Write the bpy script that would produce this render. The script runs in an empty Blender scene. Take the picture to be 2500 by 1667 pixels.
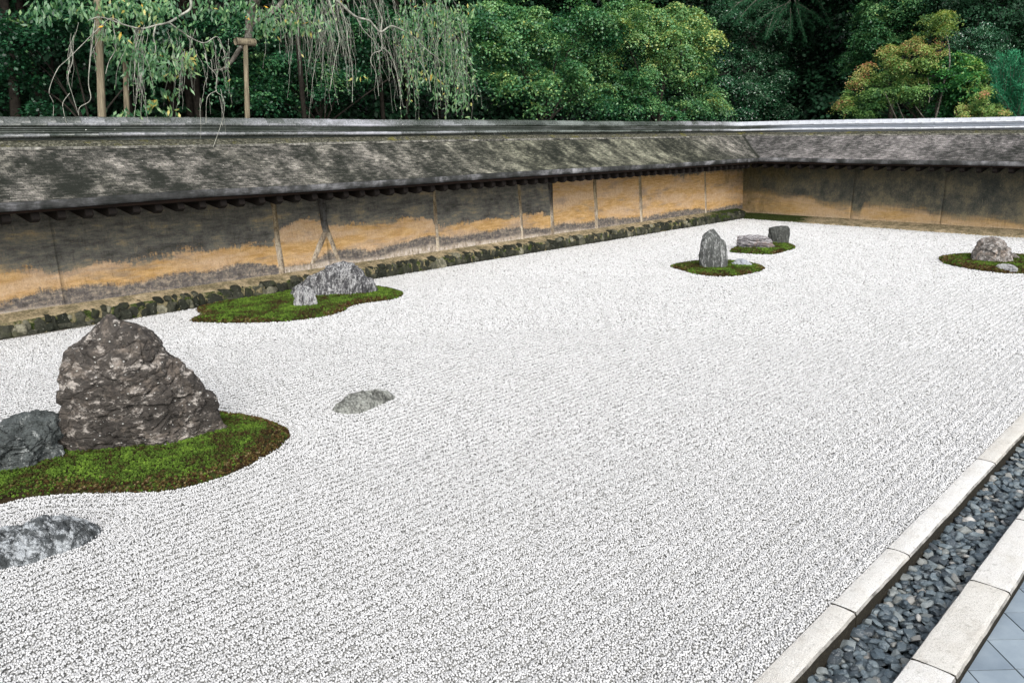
import bpy, math, random
import numpy as np
from mathutils import Matrix, Vector
rng = np.random.default_rng(7)
random.seed(7)
scene = bpy.context.scene
COL = scene.collection

# ------------------------------------------------------------------ camera
H = 2.4; FPX = 1976.69
_yaw, _pitch, _roll = 3.90520489, -0.250160716, -0.0105467444
CAM = np.array([8.87440428*H, 4.70789251*H, H])
_d = np.array([np.cos(_pitch)*np.cos(_yaw), np.cos(_pitch)*np.sin(_yaw), np.sin(_pitch)])
_r = np.cross(_d, [0, 0, 1]); _r /= np.linalg.norm(_r); _u = np.cross(_r, _d)
CR = np.cos(_roll)*_r + np.sin(_roll)*_u
CU = -np.sin(_roll)*_r + np.cos(_roll)*_u
cam_data = bpy.data.cameras.new('camera'); cam = bpy.data.objects.new('camera', cam_data); COL.objects.link(cam)
cam_data.sensor_width = 36; cam_data.lens = FPX/2500*36; cam_data.clip_start = .05; cam_data.clip_end = 500
M = Matrix(((CR[0], CU[0], -_d[0], CAM[0]), (CR[1], CU[1], -_d[1], CAM[1]), (CR[2], CU[2], -_d[2], CAM[2]), (0, 0, 0, 1)))
cam.matrix_world = M
scene.camera = cam

# ------------------------------------------------------------------ sky, sun, exposure
SUN_EL, SUN_AZ = math.radians(40), math.radians(38)      # azimuth from +Y towards +X
world = bpy.data.worlds.new('World'); scene.world = world; world.use_nodes = True
wn = world.node_tree; wn.nodes.clear()
sky = wn.nodes.new('ShaderNodeTexSky'); sky.sky_type = 'NISHITA'; sky.sun_disc = False
sky.sun_elevation = SUN_EL; sky.sun_rotation = SUN_AZ; sky.dust_density = 2.0; sky.air_density = 1.0
hsv = wn.nodes.new('ShaderNodeHueSaturation'); hsv.inputs['Saturation'].default_value = 0.30
bg = wn.nodes.new('ShaderNodeBackground'); bg.inputs['Strength'].default_value = 0.15
wo = wn.nodes.new('ShaderNodeOutputWorld')
wn.links.new(sky.outputs[0], hsv.inputs['Color']); wn.links.new(hsv.outputs[0], bg.inputs[0]); wn.links.new(bg.outputs[0], wo.inputs[0])
sd = bpy.data.lights.new('sun', 'SUN'); sd.energy = 1.4; sd.angle = math.radians(45); sd.color = (1, .96, .9)
so = bpy.data.objects.new('sun', sd); COL.objects.link(so)
sv = Vector((math.sin(SUN_AZ)*math.cos(SUN_EL), math.cos(SUN_AZ)*math.cos(SUN_EL), math.sin(SUN_EL)))
so.rotation_euler = sv.to_track_quat('Z', 'Y').to_euler(); so.location = (10, 5, 12)
scene.view_settings.view_transform = 'Standard'; scene.view_settings.look = 'None'
scene.view_settings.gamma = 1; scene.view_settings.use_curve_mapping = False
scene.view_settings.exposure = 1.05
scene.cycles.max_bounces = 5; scene.cycles.diffuse_bounces = 3; scene.cycles.glossy_bounces = 2
scene.cycles.transmission_bounces = 2; scene.cycles.transparent_max_bounces = 4

# ------------------------------------------------------------------ measuring helpers
def ray(u, v): return _d + CR*(u-1250)/FPX - CU*(v-833)/FPX
def gz(u, v, z=0.): r = ray(u, v); return CAM + r*(z-CAM[2])/r[2]
def gy(u, v, Y): r = ray(u, v); return CAM + r*(Y-CAM[1])/r[1]
def gx(u, v, X): r = ray(u, v); return CAM + r*(X-CAM[0])/r[0]
def gd(u, v, dist): r = ray(u, v); r = r/np.linalg.norm(r[:2]); return CAM + r*dist
def project(P):
    q = np.asarray(P)-CAM; w = q@_d
    w = np.where(np.abs(w) < 1e-6, 1e-6, w)
    return 1250+FPX*(q@CR)/w, 833-FPX*(q@CU)/w, w

# ------------------------------------------------------------------ noise
def _h(i, j, k, s):
    n = (i*374761393 + j*668265263 + k*2147483647 + s*1274126177) & 0xffffffff
    n = ((n ^ (n >> 13))*1274126177) & 0xffffffff
    n = (n ^ (n >> 16)) & 0xffffffff
    n = (n*2246822519) & 0xffffffff
    return ((n ^ (n >> 15)) & 0xffffff)/float(0xffffff)
def vnoise(P, s=0):
    P = np.asarray(P, float); I = np.floor(P).astype(np.int64); f = P-I; f = f*f*(3-2*f)
    o = 0
    for a in (0, 1):
        for b in (0, 1):
            for c in (0, 1):
                w = (f[:, 0] if a else 1-f[:, 0])*(f[:, 1] if b else 1-f[:, 1])*(f[:, 2] if c else 1-f[:, 2])
                o = o + w*_h(I[:, 0]+a, I[:, 1]+b, I[:, 2]+c, s)
    return o*2-1
def fbm(P, oct=4, s=0, g=.5):
    P = np.asarray(P, float); o = 0; a = 1; n = 0
    for k in range(oct):
        o = o + a*vnoise(P*(2.03**k)+k*7.31, s+k); n += a; a *= g
    return o/n
def ridged(P, oct=4, s=0):
    P = np.asarray(P, float); o = 0; a = 1; n = 0
    for k in range(oct):
        o = o + a*(1-2*np.abs(vnoise(P*(2.1**k)+k*3.7, s+k))); n += a; a *= .55
    return o/n
def worley(P, s=0):
    P = np.asarray(P, float); I = np.floor(P).astype(np.int64)
    f1 = np.full(len(P), 9.); f2 = np.full(len(P), 9.); idv = np.zeros(len(P))
    for a in (-1, 0, 1):
        for b in (-1, 0, 1):
            for c in (-1, 0, 1):
                i, j, k = I[:, 0]+a, I[:, 1]+b, I[:, 2]+c
                q = np.stack([i+_h(i, j, k, s), j+_h(i, j, k, s+11), k+_h(i, j, k, s+23)], 1)
                dd = np.linalg.norm(P-q, axis=1); hv = _h(i, j, k, s+37)
                m = dd < f1
                f2 = np.where(m, f1, np.minimum(f2, dd)); idv = np.where(m, hv, idv); f1 = np.where(m, dd, f1)
    return f1, f2, idv

# ------------------------------------------------------------------ object helpers
def tag(o, label=None, cat=None, group=None, kind=None):
    if label: o['label'] = label
    if cat: o['category'] = cat
    if group: o['group'] = group
    if kind: o['kind'] = kind
    return o
def link(name, data, parent=None):
    o = bpy.data.objects.new(name, data); COL.objects.link(o)
    if parent: o.parent = parent; o.matrix_parent_inverse = parent.matrix_basis.inverted()
    return o
def empty(name, loc=(0, 0, 0)):
    o = bpy.data.objects.new(name, None); o.location = loc; COL.objects.link(o); o.empty_display_size = .2; return o
def mesh_np(name, V, F, mats, smooth=False, attrs=None, matidx=None):
    """V (n,3), F (m,3) or (m,4) arrays or a list of arrays"""
    V = np.asarray(V, np.float32); me = bpy.data.meshes.new(name)
    Fs = F if isinstance(F, list) else [F]
    Fs = [np.asarray(f, np.int32) for f in Fs if len(f)]
    me.vertices.add(len(V)); me.vertices.foreach_set('co', V.ravel())
    loops = np.concatenate([f.ravel() for f in Fs]) if Fs else np.zeros(0, np.int32)
    tot = np.concatenate([np.full(len(f), f.shape[1], np.int32) for f in Fs]) if Fs else np.zeros(0, np.int32)
    me.loops.add(len(loops)); me.loops.foreach_set('vertex_index', loops)
    me.polygons.add(len(tot)); st = np.concatenate([[0], np.cumsum(tot)[:-1]]).astype(np.int32) if len(tot) else tot
    me.polygons.foreach_set('loop_start', st)
    if smooth: me.polygons.foreach_set('use_smooth', np.ones(len(tot), bool))
    for m in (mats if isinstance(mats, (list, tuple)) else [mats]): me.materials.append(m)
    if matidx is not None: me.polygons.foreach_set('material_index', np.asarray(matidx, np.int32))
    me.update(calc_edges=True)
    for k, a in (attrs or {}).items():
        at = me.attributes.new(k, 'FLOAT', 'POINT'); at.data.foreach_set('value', np.asarray(a, np.float32))
    return me
class MB:
    def __init__(s): s.v = []; s.f3 = []; s.f4 = []; s.n = 0; s.a = []
    def add(s, V, F, a=0.):
        V = np.asarray(V, float); F = np.asarray(F)
        (s.f3 if F.shape[1] == 3 else s.f4).append(F+s.n); s.v.append(V); s.n += len(V)
        s.a.append(np.full(len(V), a) if np.isscalar(a) else np.asarray(a))
    def mesh(s, name, mat, smooth=False):
        F = []
        if s.f3: F.append(np.concatenate(s.f3))
        if s.f4: F.append(np.concatenate(s.f4))
        return mesh_np(name, np.concatenate(s.v), F, mat, smooth, {'tint': np.concatenate(s.a)})
def grid_faces(nu, nv, flip=False, close_u=False):
    a = np.arange(nu if close_u else nu-1); b = np.arange(nv-1)
    A, B = np.meshgrid(a, b, indexing='ij'); A = A.ravel(); B = B.ravel(); A1 = (A+1) % nu
    F = np.stack([A*nv+B, A1*nv+B, A1*nv+B+1, A*nv+B+1], 1)
    return F[:, ::-1] if flip else F
BOXF = np.array([[0, 3, 2, 1], [4, 5, 6, 7], [0, 1, 5, 4], [1, 2, 6, 5], [2, 3, 7, 6], [3, 0, 4, 7]])
def boxv(x0, x1, y0, y1, z0, z1):
    return np.array([[x0, y0, z0], [x1, y0, z0], [x1, y1, z0], [x0, y1, z0], [x0, y0, z1], [x1, y0, z1], [x1, y1, z1], [x0, y1, z1]], float)
def tube(mb, P, R, n=5, a=0.):
    P = np.asarray(P, float); R = np.broadcast_to(np.asarray(R, float), (len(P),))
    T = np.gradient(P, axis=0); T /= np.linalg.norm(T, axis=1)[:, None]+1e-9
    ref = np.array([0, 0, 1.]) if abs(T[0][2]) < .9 else np.array([1., 0, 0])
    A = np.cross(T, ref); A /= np.linalg.norm(A, axis=1)[:, None]+1e-9; B = np.cross(T, A)
    ph = np.arange(n)*2*math.pi/n
    V = P[:, None, :] + R[:, None, None]*(np.cos(ph)[None, :, None]*A[:, None, :]+np.sin(ph)[None, :, None]*B[:, None, :])
    k = len(P); i = np.arange(k-1); j = np.arange(n)
    I, J = np.meshgrid(i, j, indexing='ij'); I = I.ravel(); J = J.ravel(); J1 = (J+1) % n
    mb.add(V.reshape(-1, 3), np.stack([I*n+J, I*n+J1, (I+1)*n+J1, (I+1)*n+J], 1), a)
def spline(P, n=8, closed=False):
    P = np.asarray(P, float); out = []; m = len(P)
    rngk = range(m if closed else m-1)
    for i in rngk:
        p0 = P[(i-1) % m] if closed or i > 0 else P[i]; p1 = P[i]; p2 = P[(i+1) % m]
        p3 = P[(i+2) % m] if closed or i+2 < m else p2
        for t in np.linspace(0, 1, n, endpoint=False):
            out.append(.5*((2*p1)+(-p0+p2)*t+(2*p0-5*p1+4*p2-p3)*t*t+(-p0+3*p1-3*p2+p3)*t**3))
    if not closed: out.append(P[-1])
    return np.array(out)
def icos(sub):
    t = (1+5**.5)/2
    V = [(-1, t, 0), (1, t, 0), (-1, -t, 0), (1, -t, 0), (0, -1, t), (0, 1, t), (0, -1, -t), (0, 1, -t), (t, 0, -1), (t, 0, 1), (-t, 0, -1), (-t, 0, 1)]
    V = [np.array(v)/np.linalg.norm(v) for v in V]
    F = [(0, 11, 5), (0, 5, 1), (0, 1, 7), (0, 7, 10), (0, 10, 11), (1, 5, 9), (5, 11, 4), (11, 10, 2), (10, 7, 6), (7, 1, 8), (3, 9, 4), (3, 4, 2), (3, 2, 6), (3, 6, 8), (3, 8, 9), (4, 9, 5), (2, 4, 11), (6, 2, 10), (8, 6, 7), (9, 8, 1)]
    for _ in range(sub):
        c = {}; G = []
        def mid(a, b):
            k = (min(a, b), max(a, b))
            if k not in c:
                m = V[a]+V[b]; V.append(m/np.linalg.norm(m)); c[k] = len(V)-1
            return c[k]
        for a, b, d in F:
            x, y, z = mid(a, b), mid(b, d), mid(d, a); G += [(a, x, z), (b, y, x), (d, z, y), (x, y, z)]
        F = G
    return np.array(V), np.array(F)

# ------------------------------------------------------------------ material helper
class Mat:
    def __init__(s, name, rough=.8, spec=.3):
        s.m = bpy.data.materials.new(name); s.m.use_nodes = True; s.t = s.m.node_tree
        s.b = s.t.nodes['Principled BSDF']; s.out = s.t.nodes['Material Output']
        s.b.inputs['Roughness'].default_value = rough; s.b.inputs['Specular IOR Level'].default_value = spec
    def n(s, ty, ins=None, **kw):
        nd = s.t.nodes.new('ShaderNode'+ty)
        for k, v in kw.items(): setattr(nd, k, v)
        for k, v in (ins or {}).items(): s.set(nd.inputs[k], v)
        return nd
    def set(s, sock, v):
        if isinstance(v, bpy.types.NodeSocket): s.t.links.new(v, sock)
        else:
            if hasattr(v, '__len__') and len(v) == 3 and sock.type == 'RGBA': v = (*v, 1)
            sock.default_value = v
    def pos(s): return s.n('NewGeometry').outputs['Position']
    def objc(s): return s.n('TexCoord').outputs['Object']
    def scale(s, vec, sc, loc=(0, 0, 0)): return s.n('Mapping', {'Vector': vec, 'Scale': sc, 'Location': loc}).outputs[0]
    def noise(s, vec, sc, det=4, ro=.55, dist=0): return s.n('TexNoise', {'Vector': vec, 'Scale': sc, 'Detail': det, 'Roughness': ro, 'Distortion': dist}).outputs['Fac']
    def vor(s, vec, sc, feat='F1', out='Distance'): return s.n('TexVoronoi', {'Vector': vec, 'Scale': sc}, feature=feat).outputs[out]
    def ramp(s, f, st, interp='LINEAR'):
        nd = s.n('ValToRGB', {'Fac': f}); cr = nd.color_ramp; cr.interpolation = interp
        while len(cr.elements) < len(st): cr.elements.new(.5)
        for e, (p, c) in zip(cr.elements, st):
            e.position = p; e.color = (c, c, c, 1) if np.isscalar(c) else (*c, 1)
        return nd.outputs[0]
    def step(s, f, a, b): return s.n('MapRange', {'Value': f, 'From Min': a, 'From Max': b}, clamp=True).outputs[0]
    def mix(s, f, a, b, mode='MIX'):
        nd = s.n('Mix', data_type='RGBA', blend_type=mode); s.set(nd.inputs[0], f); s.set(nd.inputs[6], a); s.set(nd.inputs[7], b); return nd.outputs[2]
    def math(s, op, a, b=0., c=0.):
        nd = s.n('Math', operation=op); s.set(nd.inputs[0], a); s.set(nd.inputs[1], b); s.set(nd.inputs[2], c); return nd.outputs[0]
    def attr(s, nm): return s.n('Attribute', attribute_name=nm).outputs['Fac']
    def col(s, c): s.set(s.b.inputs['Base Color'], c)
    def rough(s, c): s.set(s.b.inputs['Roughness'], c)
    def bump(s, h, st=.5, dist=.01):
        nd = s.n('Bump', {'Height': h, 'Strength': st, 'Distance': dist}); s.t.links.new(nd.outputs[0], s.b.inputs['Normal']); return nd
    def rnd(s): return s.n('ObjectInfo').outputs['Random']

# ------------------------------------------------------------------ materials
def m_gravelstone():
    m = Mat('white_gravel_stone', .7, .3); r = m.rnd()
    m.col(m.ramp(r, [(0, (.17, .17, .16)), (.04, (.30, .30, .29)), (.12, (.40, .40, .395)), (.5, (.48, .48, .48)), (1, (.57, .57, .57))])); return m.m
def m_gravelbed():
    m = Mat('gravel_bed', .9, .1); p = m.pos()
    v = m.vor(p, 75., out='Color'); sp = m.n('SeparateColor', {'Color': v}).outputs[0]
    d = m.vor(p, 75.)
    c = m.ramp(sp, [(0, (.09, .09, .085)), (.4, (.24, .24, .23)), (1, (.40, .40, .39))])
    m.col(c); m.bump(d, 1., .01); return m.m
def m_rock(name, dark, mid, light, sc=6., light_amt=.55, stretch=(1, 1, 1), tan=None, lich=.0, rot=(0, 0, 0), bump=1., sh=.05):
    m = Mat(name, .82, .25); o = m.objc()
    mp = m.n('Mapping', {'Vector': o, 'Scale': stretch, 'Rotation': rot}).outputs[0]
    n1 = m.noise(mp, sc, 8, .68, .6); n2 = m.noise(mp, sc*3.7, 8, .75, .3); n3 = m.noise(o, sc*.45, 4, .6)
    c = m.ramp(n1, [(.28, dark), (.48, mid), (.70, mid)])
    s1 = m.math('ADD', m.math('MULTIPLY', n2, .6), m.math('MULTIPLY', n1, .4))
    c = m.mix(m.step(s1, light_amt-.01, light_amt+sh), c, light)
    if tan: c = m.mix(m.math('MULTIPLY', m.step(m.noise(o, sc*1.1, 6, .7, 1.), .50, .60), m.step(n2, .38, .6)), c, tan)
    c = m.mix(m.step(m.noise(mp, sc*9, 5, .8), .50, .34), c, m.mix(.6, c, (.02, .02, .02)))
    cr = m.n('TexVoronoi', {'Vector': m.n('VectorMath', {0: mp, 1: m.n('TexNoise', {'Vector': mp, 'Scale': sc}).outputs['Color']}, operation='ADD').outputs[0], 'Scale': sc*.7}, feature='DISTANCE_TO_EDGE').outputs['Distance']
    if lich: c = m.mix(m.step(m.vor(mp, sc*4.5), lich, lich-.06), c, (.55, .55, .52))
    m.col(c)
    h = m.math('ADD', m.math('MULTIPLY', n2, 1.), m.math('MULTIPLY', m.step(cr, 0, .06), .35))
    h = m.math('ADD', h, m.math('MULTIPLY', m.noise(mp, sc*11, 6, .8), .5))
    m.bump(h, bump, .035); return m.m
def m_mosstuft(far=False):
    m = Mat('moss_leaf', .85, .15); p = m.pos(); r = m.rnd()
    n = m.noise(p, 2.6, 5, .65); n2 = m.noise(p, 11., 3, .6)
    f = m.math('ADD', m.math('MULTIPLY', n, .75), m.math('ADD', m.math('MULTIPLY', n2, .35), m.math('MULTIPLY', m.math('SUBTRACT', r, .5), .13)))
    c = m.ramp(f, [(.37, (.022, .014, .008)), (.45, (.055, .034, .014)), (.505, (.050, .062, .012)), (.56, (.060, .112, .016)), (.67, (.13, .215, .028))])
    m.col(c); return m.m
def m_mossbase():
    m = Mat('moss_base', .95, .05); p = m.pos()
    n = m.noise(p, 3, 6, .7)
    m.col(m.ramp(n, [(.4, (.03, .022, .012)), (.6, (.035, .05, .012))])); m.bump(m.noise(p, 90, 4), 1., .02); return m.m
def m_shingle():
    m = Mat('weathered_shingle', .85, .25); p = m.objc(); w = m.pos()
    # diagonal runs of lichen and damp, short row dashes, fine speckle
    right0 = m.math('LESS_THAN', m.n('SeparateXYZ', {0: w}).outputs[0], m.n('SeparateXYZ', {0: w}).outputs[1])
    n1 = m.n('Mix', {0: right0, 2: m.noise(m.scale(p, (1.0, .70, .70)), 2.5, 9, .70, .0), 3: m.noise(m.scale(p, (.70, 1.0, .70)), 2.5, 9, .70, .0)}).outputs[0]; n0 = m.noise(p, .33, 3, .5)
    bx = m.n('SeparateXYZ', {0: p}).outputs; wob = m.math('MULTIPLY', m.noise(p, 2.2, 3), .03)
    al = m.n('Mix', {0: right0, 2: bx[0], 3: bx[1]}).outputs[0]; ac = m.math('ADD', m.n('Mix', {0: right0, 2: bx[1], 3: bx[0]}).outputs[0], wob)
    br = m.n('TexBrick', {'Vector': m.n('CombineXYZ', {0: al, 1: ac, 2: 0.}).outputs[0], 'Color1': (.25, .25, .25, 1), 'Color2': (.80, .80, .80, 1), 'Mortar': (.12, .12, .12, 1), 'Scale': 1., 'Mortar Size': .0035, 'Mortar Smooth': .4, 'Brick Width': .085, 'Row Height': .031}, offset=.37)
    dash = br.outputs['Color']
    dash2 = dash
    xw = m.n('SeparateXYZ', {0: w}).outputs[0]; right = m.step(xw, 1.0, .6)
    yw = m.n('SeparateXYZ', {0: w}).outputs[1]
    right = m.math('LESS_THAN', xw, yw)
    dsh = m.math('ADD', m.math('MULTIPLY', dash, .55), .25)
    sp = m.noise(p, 48, 5, .8)
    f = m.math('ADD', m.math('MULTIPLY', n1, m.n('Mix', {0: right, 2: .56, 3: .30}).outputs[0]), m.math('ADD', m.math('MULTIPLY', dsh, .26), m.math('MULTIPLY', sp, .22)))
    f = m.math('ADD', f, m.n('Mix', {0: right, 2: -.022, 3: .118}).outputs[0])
    f = m.math('ADD', f, m.math('MULTIPLY', m.math('SUBTRACT', n0, .5), .18))
    c = m.ramp(f, [(.435, (.012, .014, .010)), (.485, (.045, .045, .038)), (.525, (.105, .099, .087)), (.575, (.215, .20, .175)), (.65, (.47, .44, .385))])
    g = m.math('MULTIPLY', m.step(m.noise(p, .8, 4, .6), .46, .62), m.math('SUBTRACT', 1., right))
    mid = m.math('MULTIPLY', m.step(xw, 13.5, 9.5), m.step(xw, 1.0, 3.5))
    g = m.math('MAXIMUM', m.math('MULTIPLY', g, .25), m.math('MULTIPLY', mid, .7))
    c = m.mix(g, c, m.mix(1., c, (.50, .56, .40), 'MULTIPLY'))
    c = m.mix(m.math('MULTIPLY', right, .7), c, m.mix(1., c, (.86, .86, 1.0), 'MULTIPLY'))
    c = m.mix(m.step(m.vor(p, 7.), .045, .025), c, (.62, .60, .54))
    vl = m.math('ABSOLUTE', m.math('SUBTRACT', xw, yw)); c = m.mix(m.step(m.math('ADD', vl, m.math('MULTIPLY', n1, .06)), .12, .06), c, (.022, .024, .018))  # dark shade along the roof valley, put into the shingle colour
    m.col(c); m.bump(m.math('ADD', dsh, sp), .9, .014); return m.m
def m_edge():
    m = Mat('shingle_edge', .85, .2); p = m.objc()
    n1 = m.noise(m.scale(p, (1, 1, 1)), 3.2, 6, .6, .3); n2 = m.noise(m.scale(p, (3, 60, 60)), 3, 4, .7)
    f = m.math('ADD', m.math('MULTIPLY', n1, .65), m.math('MULTIPLY', n2, .35))
    m.col(m.ramp(f, [(.40, (.02, .022, .02)), (.50, (.055, .056, .056)), (.58, (.16, .16, .165)), (.66, (.34, .34, .35))])); m.bump(n2, .8, .008); return m.m
def m_tile_ridge():
    m = Mat('ridge_tile_grey', .42, .6); p = m.pos()
    n1 = m.noise(m.scale(p, (.7, .7, 2)), 1.1, 5, .6); n2 = m.noise(p, 30, 5, .75); r = m.rnd()
    f = m.math('ADD', m.math('MULTIPLY', n1, .62), m.math('ADD', m.math('MULTIPLY', n2, .28), m.math('MULTIPLY', r, .10)))
    c = m.ramp(f, [(.38, (.025, .032, .024)), (.46, (.065, .072, .065)), (.54, (.145, .15, .155)), (.64, (.28, .285, .31))])
    xx = m.n('SeparateXYZ', {0: p}).outputs[0]; alg = m.math('MULTIPLY', m.step(xx, 12.5, 9.), m.step(xx, 2.2, 3.6))
    c = m.mix(m.math('MULTIPLY', alg, .8), c, m.mix(1., c, (.30, .36, .26), 'MULTIPLY'))
    # short wall's silvery tiles painted paler, sky reflection put into the colour
    nx = m.step(m.n('SeparateXYZ', {0: p}).outputs[0], .9, -.2)
    c = m.mix(m.math('MULTIPLY', nx, .78), c, (.48, .50, .54))
    c = m.mix(m.step(m.vor(p, 6.), .05, .03), c, (.7, .7, .66))
    m.col(c); m.rough(m.step(n2, .1, 1.6)); m.bump(n2, .4, .006); return m.m
def m_noshi():
    m = Mat('thin_ridge_tile', .6, .4); p = m.pos()
    n2 = m.noise(p, 22, 5, .75); n1 = m.noise(p, .9, 4)
    c = m.ramp(m.math('ADD', m.math('MULTIPLY', n1, .6), m.math('MULTIPLY', n2, .4)), [(.4, (.022, .03, .022)), (.55, (.07, .08, .07)), (.66, (.17, .18, .18))])
    nx = m.step(m.n('SeparateXYZ', {0: p}).outputs[0], .3, -.3)
    c = m.mix(m.math('MULTIPLY', nx, m.step(m.n('SeparateXYZ', {0: p}).outputs[1], .2, 1.2)), c, (.28, .31, .36))  # thin tiles of the short wall painted paler too, for the sky's reflection
    c = m.mix(m.step(m.vor(p, 7.), .06, .03), c, (.7, .7, .66))
    m.col(c); m.bump(n2, .4, .006); return m.m
def m_strip():
    m = Mat('mossy_roof_strip', .95, .1); p = m.pos()
    n = m.noise(p, 4, 7, .7); n2 = m.noise(p, 28, 5, .8)
    c = m.ramp(n2, [(.38, (.016, .017, .012)), (.52, (.055, .055, .040)), (.66, (.22, .21, .165))])
    c = m.mix(m.math('MULTIPLY', m.step(n, .55, .66), .7), c, (.13, .12, .022))
    m.col(c); m.bump(n2, .8, .012); return m.m
def m_pale_edge():
    m = Mat('pale_shingle_row', .8, .2); p = m.pos(); n = m.noise(p, 8, 6, .75)
    m.col(m.ramp(n, [(.42, (.03, .03, .025)), (.55, (.15, .145, .125)), (.7, (.34, .33, .29))])); return m.m
def m_wood(name, a, b, sc=3., axis=2):
    m = Mat(name, .8, .2); p = m.objc(); s = [18, 18, 18]; s[axis] = 1.2
    n = m.noise(m.scale(p, tuple(s)), sc, 6, .7, .4); m.col(m.ramp(n, [(.32, a), (.62, b)])); m.bump(n, .7, .01); return m.m
def m_bark():
    m = Mat('grey_bark', .9, .15); p = m.pos(); n = m.noise(p, 14, 6, .7)
    m.col(m.ramp(n, [(.36, (.035, .030, .024)), (.55, (.13, .12, .10)), (.68, (.30, .29, .26))])); m.bump(n, .8, .012); return m.m
def m_leaf(name, stops, gloss=.45, trans=.3, spec=.45):
    m = Mat(name, gloss, spec); t = m.attr('tint')
    c = m.ramp(t, stops); m.col(c)
    tr = m.n('BsdfTranslucent', {'Color': m.mix(1., c, (1.3, 1.5, .7), 'MULTIPLY')})
    mx = m.n('MixShader', {0: trans, 1: m.b.outputs[0], 2: tr.outputs[0]})
    m.t.links.new(mx.outputs[0], m.out.inputs['Surface']); return m.m
def m_wall():
    m = Mat('earthen_plaster', .95, .1); p = m.pos(); rt = m.attr('right')
    fu, fl, fw, og = m.attr('fu'), m.attr('fl'), m.attr('fw'), m.attr('olive')
    hz = m.scale(p, (1, 1, 4.5)); vt = m.scale(p, (1, 1, .16))
    a = m.noise(hz, 1.3, 8, .66, .2); a2 = m.noise(p, 2.3, 7, .7); b = m.noise(p, 17, 6, .8); cst = m.noise(hz, 5, 7, .75); st = m.noise(vt, 30, 4, .7); fine = m.noise(p, 60, 5, .85)
    def th(f, amp, soft):
        w = m.math('ADD', m.math('MULTIPLY', m.math('SUBTRACT', a, .5), amp), m.math('MULTIPLY', m.math('SUBTRACT', a2, .5), amp*.8))
        w = m.math('ADD', w, m.math('MULTIPLY', m.math('SUBTRACT', b, .5), amp*.55)); w = m.math('ADD', w, m.math('MULTIPLY', m.math('SUBTRACT', st, .5), amp*.5))
        w = m.math('ADD', w, m.math('MULTIPLY', m.math('SUBTRACT', fine, .5), amp*.4))
        return m.n('MapRange', {'Value': m.math('ADD', f, w), 'From Min': m.math('MULTIPLY_ADD', rt, -.08, -soft), 'From Max': m.math('MULTIPLY_ADD', rt, .12, soft)}, clamp=True, interpolation_type='SMOOTHSTEP').outputs[0]
    ochre = m.mix(m.step(cst, .40, .60), (.46, .27, .095), (.65, .425, .20))
    ochre = m.mix(m.math('MULTIPLY', m.step(m.noise(hz, .8, 3), .45, .60), .75), ochre, m.mix(m.step(b, .4, .6), (.52, .35, .21), (.66, .49, .34)))
    ochre = m.mix(m.math('MULTIPLY', m.step(a, .54, .66), .60), ochre, (.25, .205, .17))
    ochre = m.mix(m.math('MULTIPLY', rt, .35), ochre, (.30, .22, .10))
    grey = m.ramp(m.math('ADD', m.math('MULTIPLY', a, .36), m.math('ADD', m.math('MULTIPLY', cst, .30), m.math('MULTIPLY', a2, .34))), [(.41, (.060, .060, .054)), (.47, (.110, .107, .095)), (.53, (.175, .168, .142)), (.585, (.29, .24, .155)), (.64, (.46, .34, .18))])
    greyr = m.ramp(m.math('ADD', m.math('MULTIPLY', a2, .6), m.math('MULTIPLY', fine, .4)), [(.38, (.040, .046, .044)), (.49, (.095, .096, .080)), (.58, (.20, .175, .115))])
    grey = m.mix(rt, grey, greyr)
    low = m.ramp(m.math('ADD', m.math('MULTIPLY', b, .6), m.math('MULTIPLY', cst, .4)), [(.38, (.060, .054, .050)), (.50, (.15, .135, .125)), (.60, (.36, .30, .23))])
    white = m.ramp(m.math('ADD', m.math('MULTIPLY', b, .5), m.math('MULTIPLY', st, .5)), [(.38, (.17, .14, .11)), (.50, (.46, .39, .31)), (.62, (.68, .62, .57))])
    c = m.mix(th(fu, .34, .032), ochre, grey)
    c = m.mix(m.math('SUBTRACT', 1., th(fl, .22, .035)), c, low)
    c = m.mix(m.math('SUBTRACT', 1., th(fw, .18, .04)), c, white)
    c = m.mix(m.math('MULTIPLY', og, m.step(a2, .3, .6)), c, m.mix(m.step(b, .4, .6), (.075, .066, .034), (.14, .118, .065)))
    c = m.mix(m.math('MULTIPLY', m.step(st, .62, .70), .35), c, (.42, .34, .22))
    drip = m.noise(m.scale(p, (1, 1, .07)), 42, 3, .8); c = m.mix(m.math('MULTIPLY', m.step(drip, .56, .66), .38), c, m.mix(1., c, (.38, .36, .34), 'MULTIPLY'))
    c = m.mix(m.math('MULTIPLY', m.step(m.noise(m.scale(p, (1, 1, 2.5)), 24, 6, .85), .58, .66), .45), c, (.44, .33, .18))
    c = m.mix(m.math('MULTIPLY', m.step(fine, .50, .34), .55), c, m.mix(1., c, (.42, .38, .36), 'MULTIPLY'))
    c = m.mix(m.math('MULTIPLY', m.step(fine, .58, .70), .4), c, m.mix(1., c, (1.5, 1.5, 1.5), 'MULTIPLY'))
    m.col(c); m.bump(m.math('ADD', m.math('ADD', b, cst), m.math('MULTIPLY', fine, .9)), .7, .012); return m.m
def m_post(name, top, bot):
    m = Mat(name, .95, .1); p = m.pos(); z = m.n('SeparateXYZ', {0: p}).outputs[2]
    n = m.noise(m.scale(p, (1, 1, .3)), 12, 6, .7); n2 = m.noise(p, 30, 6, .8)
    f = m.math('ADD', z, m.math('MULTIPLY', m.math('SUBTRACT', n, .5), .9))
    c = m.mix(m.step(f, .70, 1.0), bot, top)
    c = m.mix(m.step(n, .42, .60), m.mix(1., c, (.42, .38, .34), 'MULTIPLY'), c); c = m.mix(m.step(n2, .5, .36), c, m.mix(1., c, (.4, .36, .33), 'MULTIPLY'))
    m.col(c); m.bump(n2, .6, .008); return m.m
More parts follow.
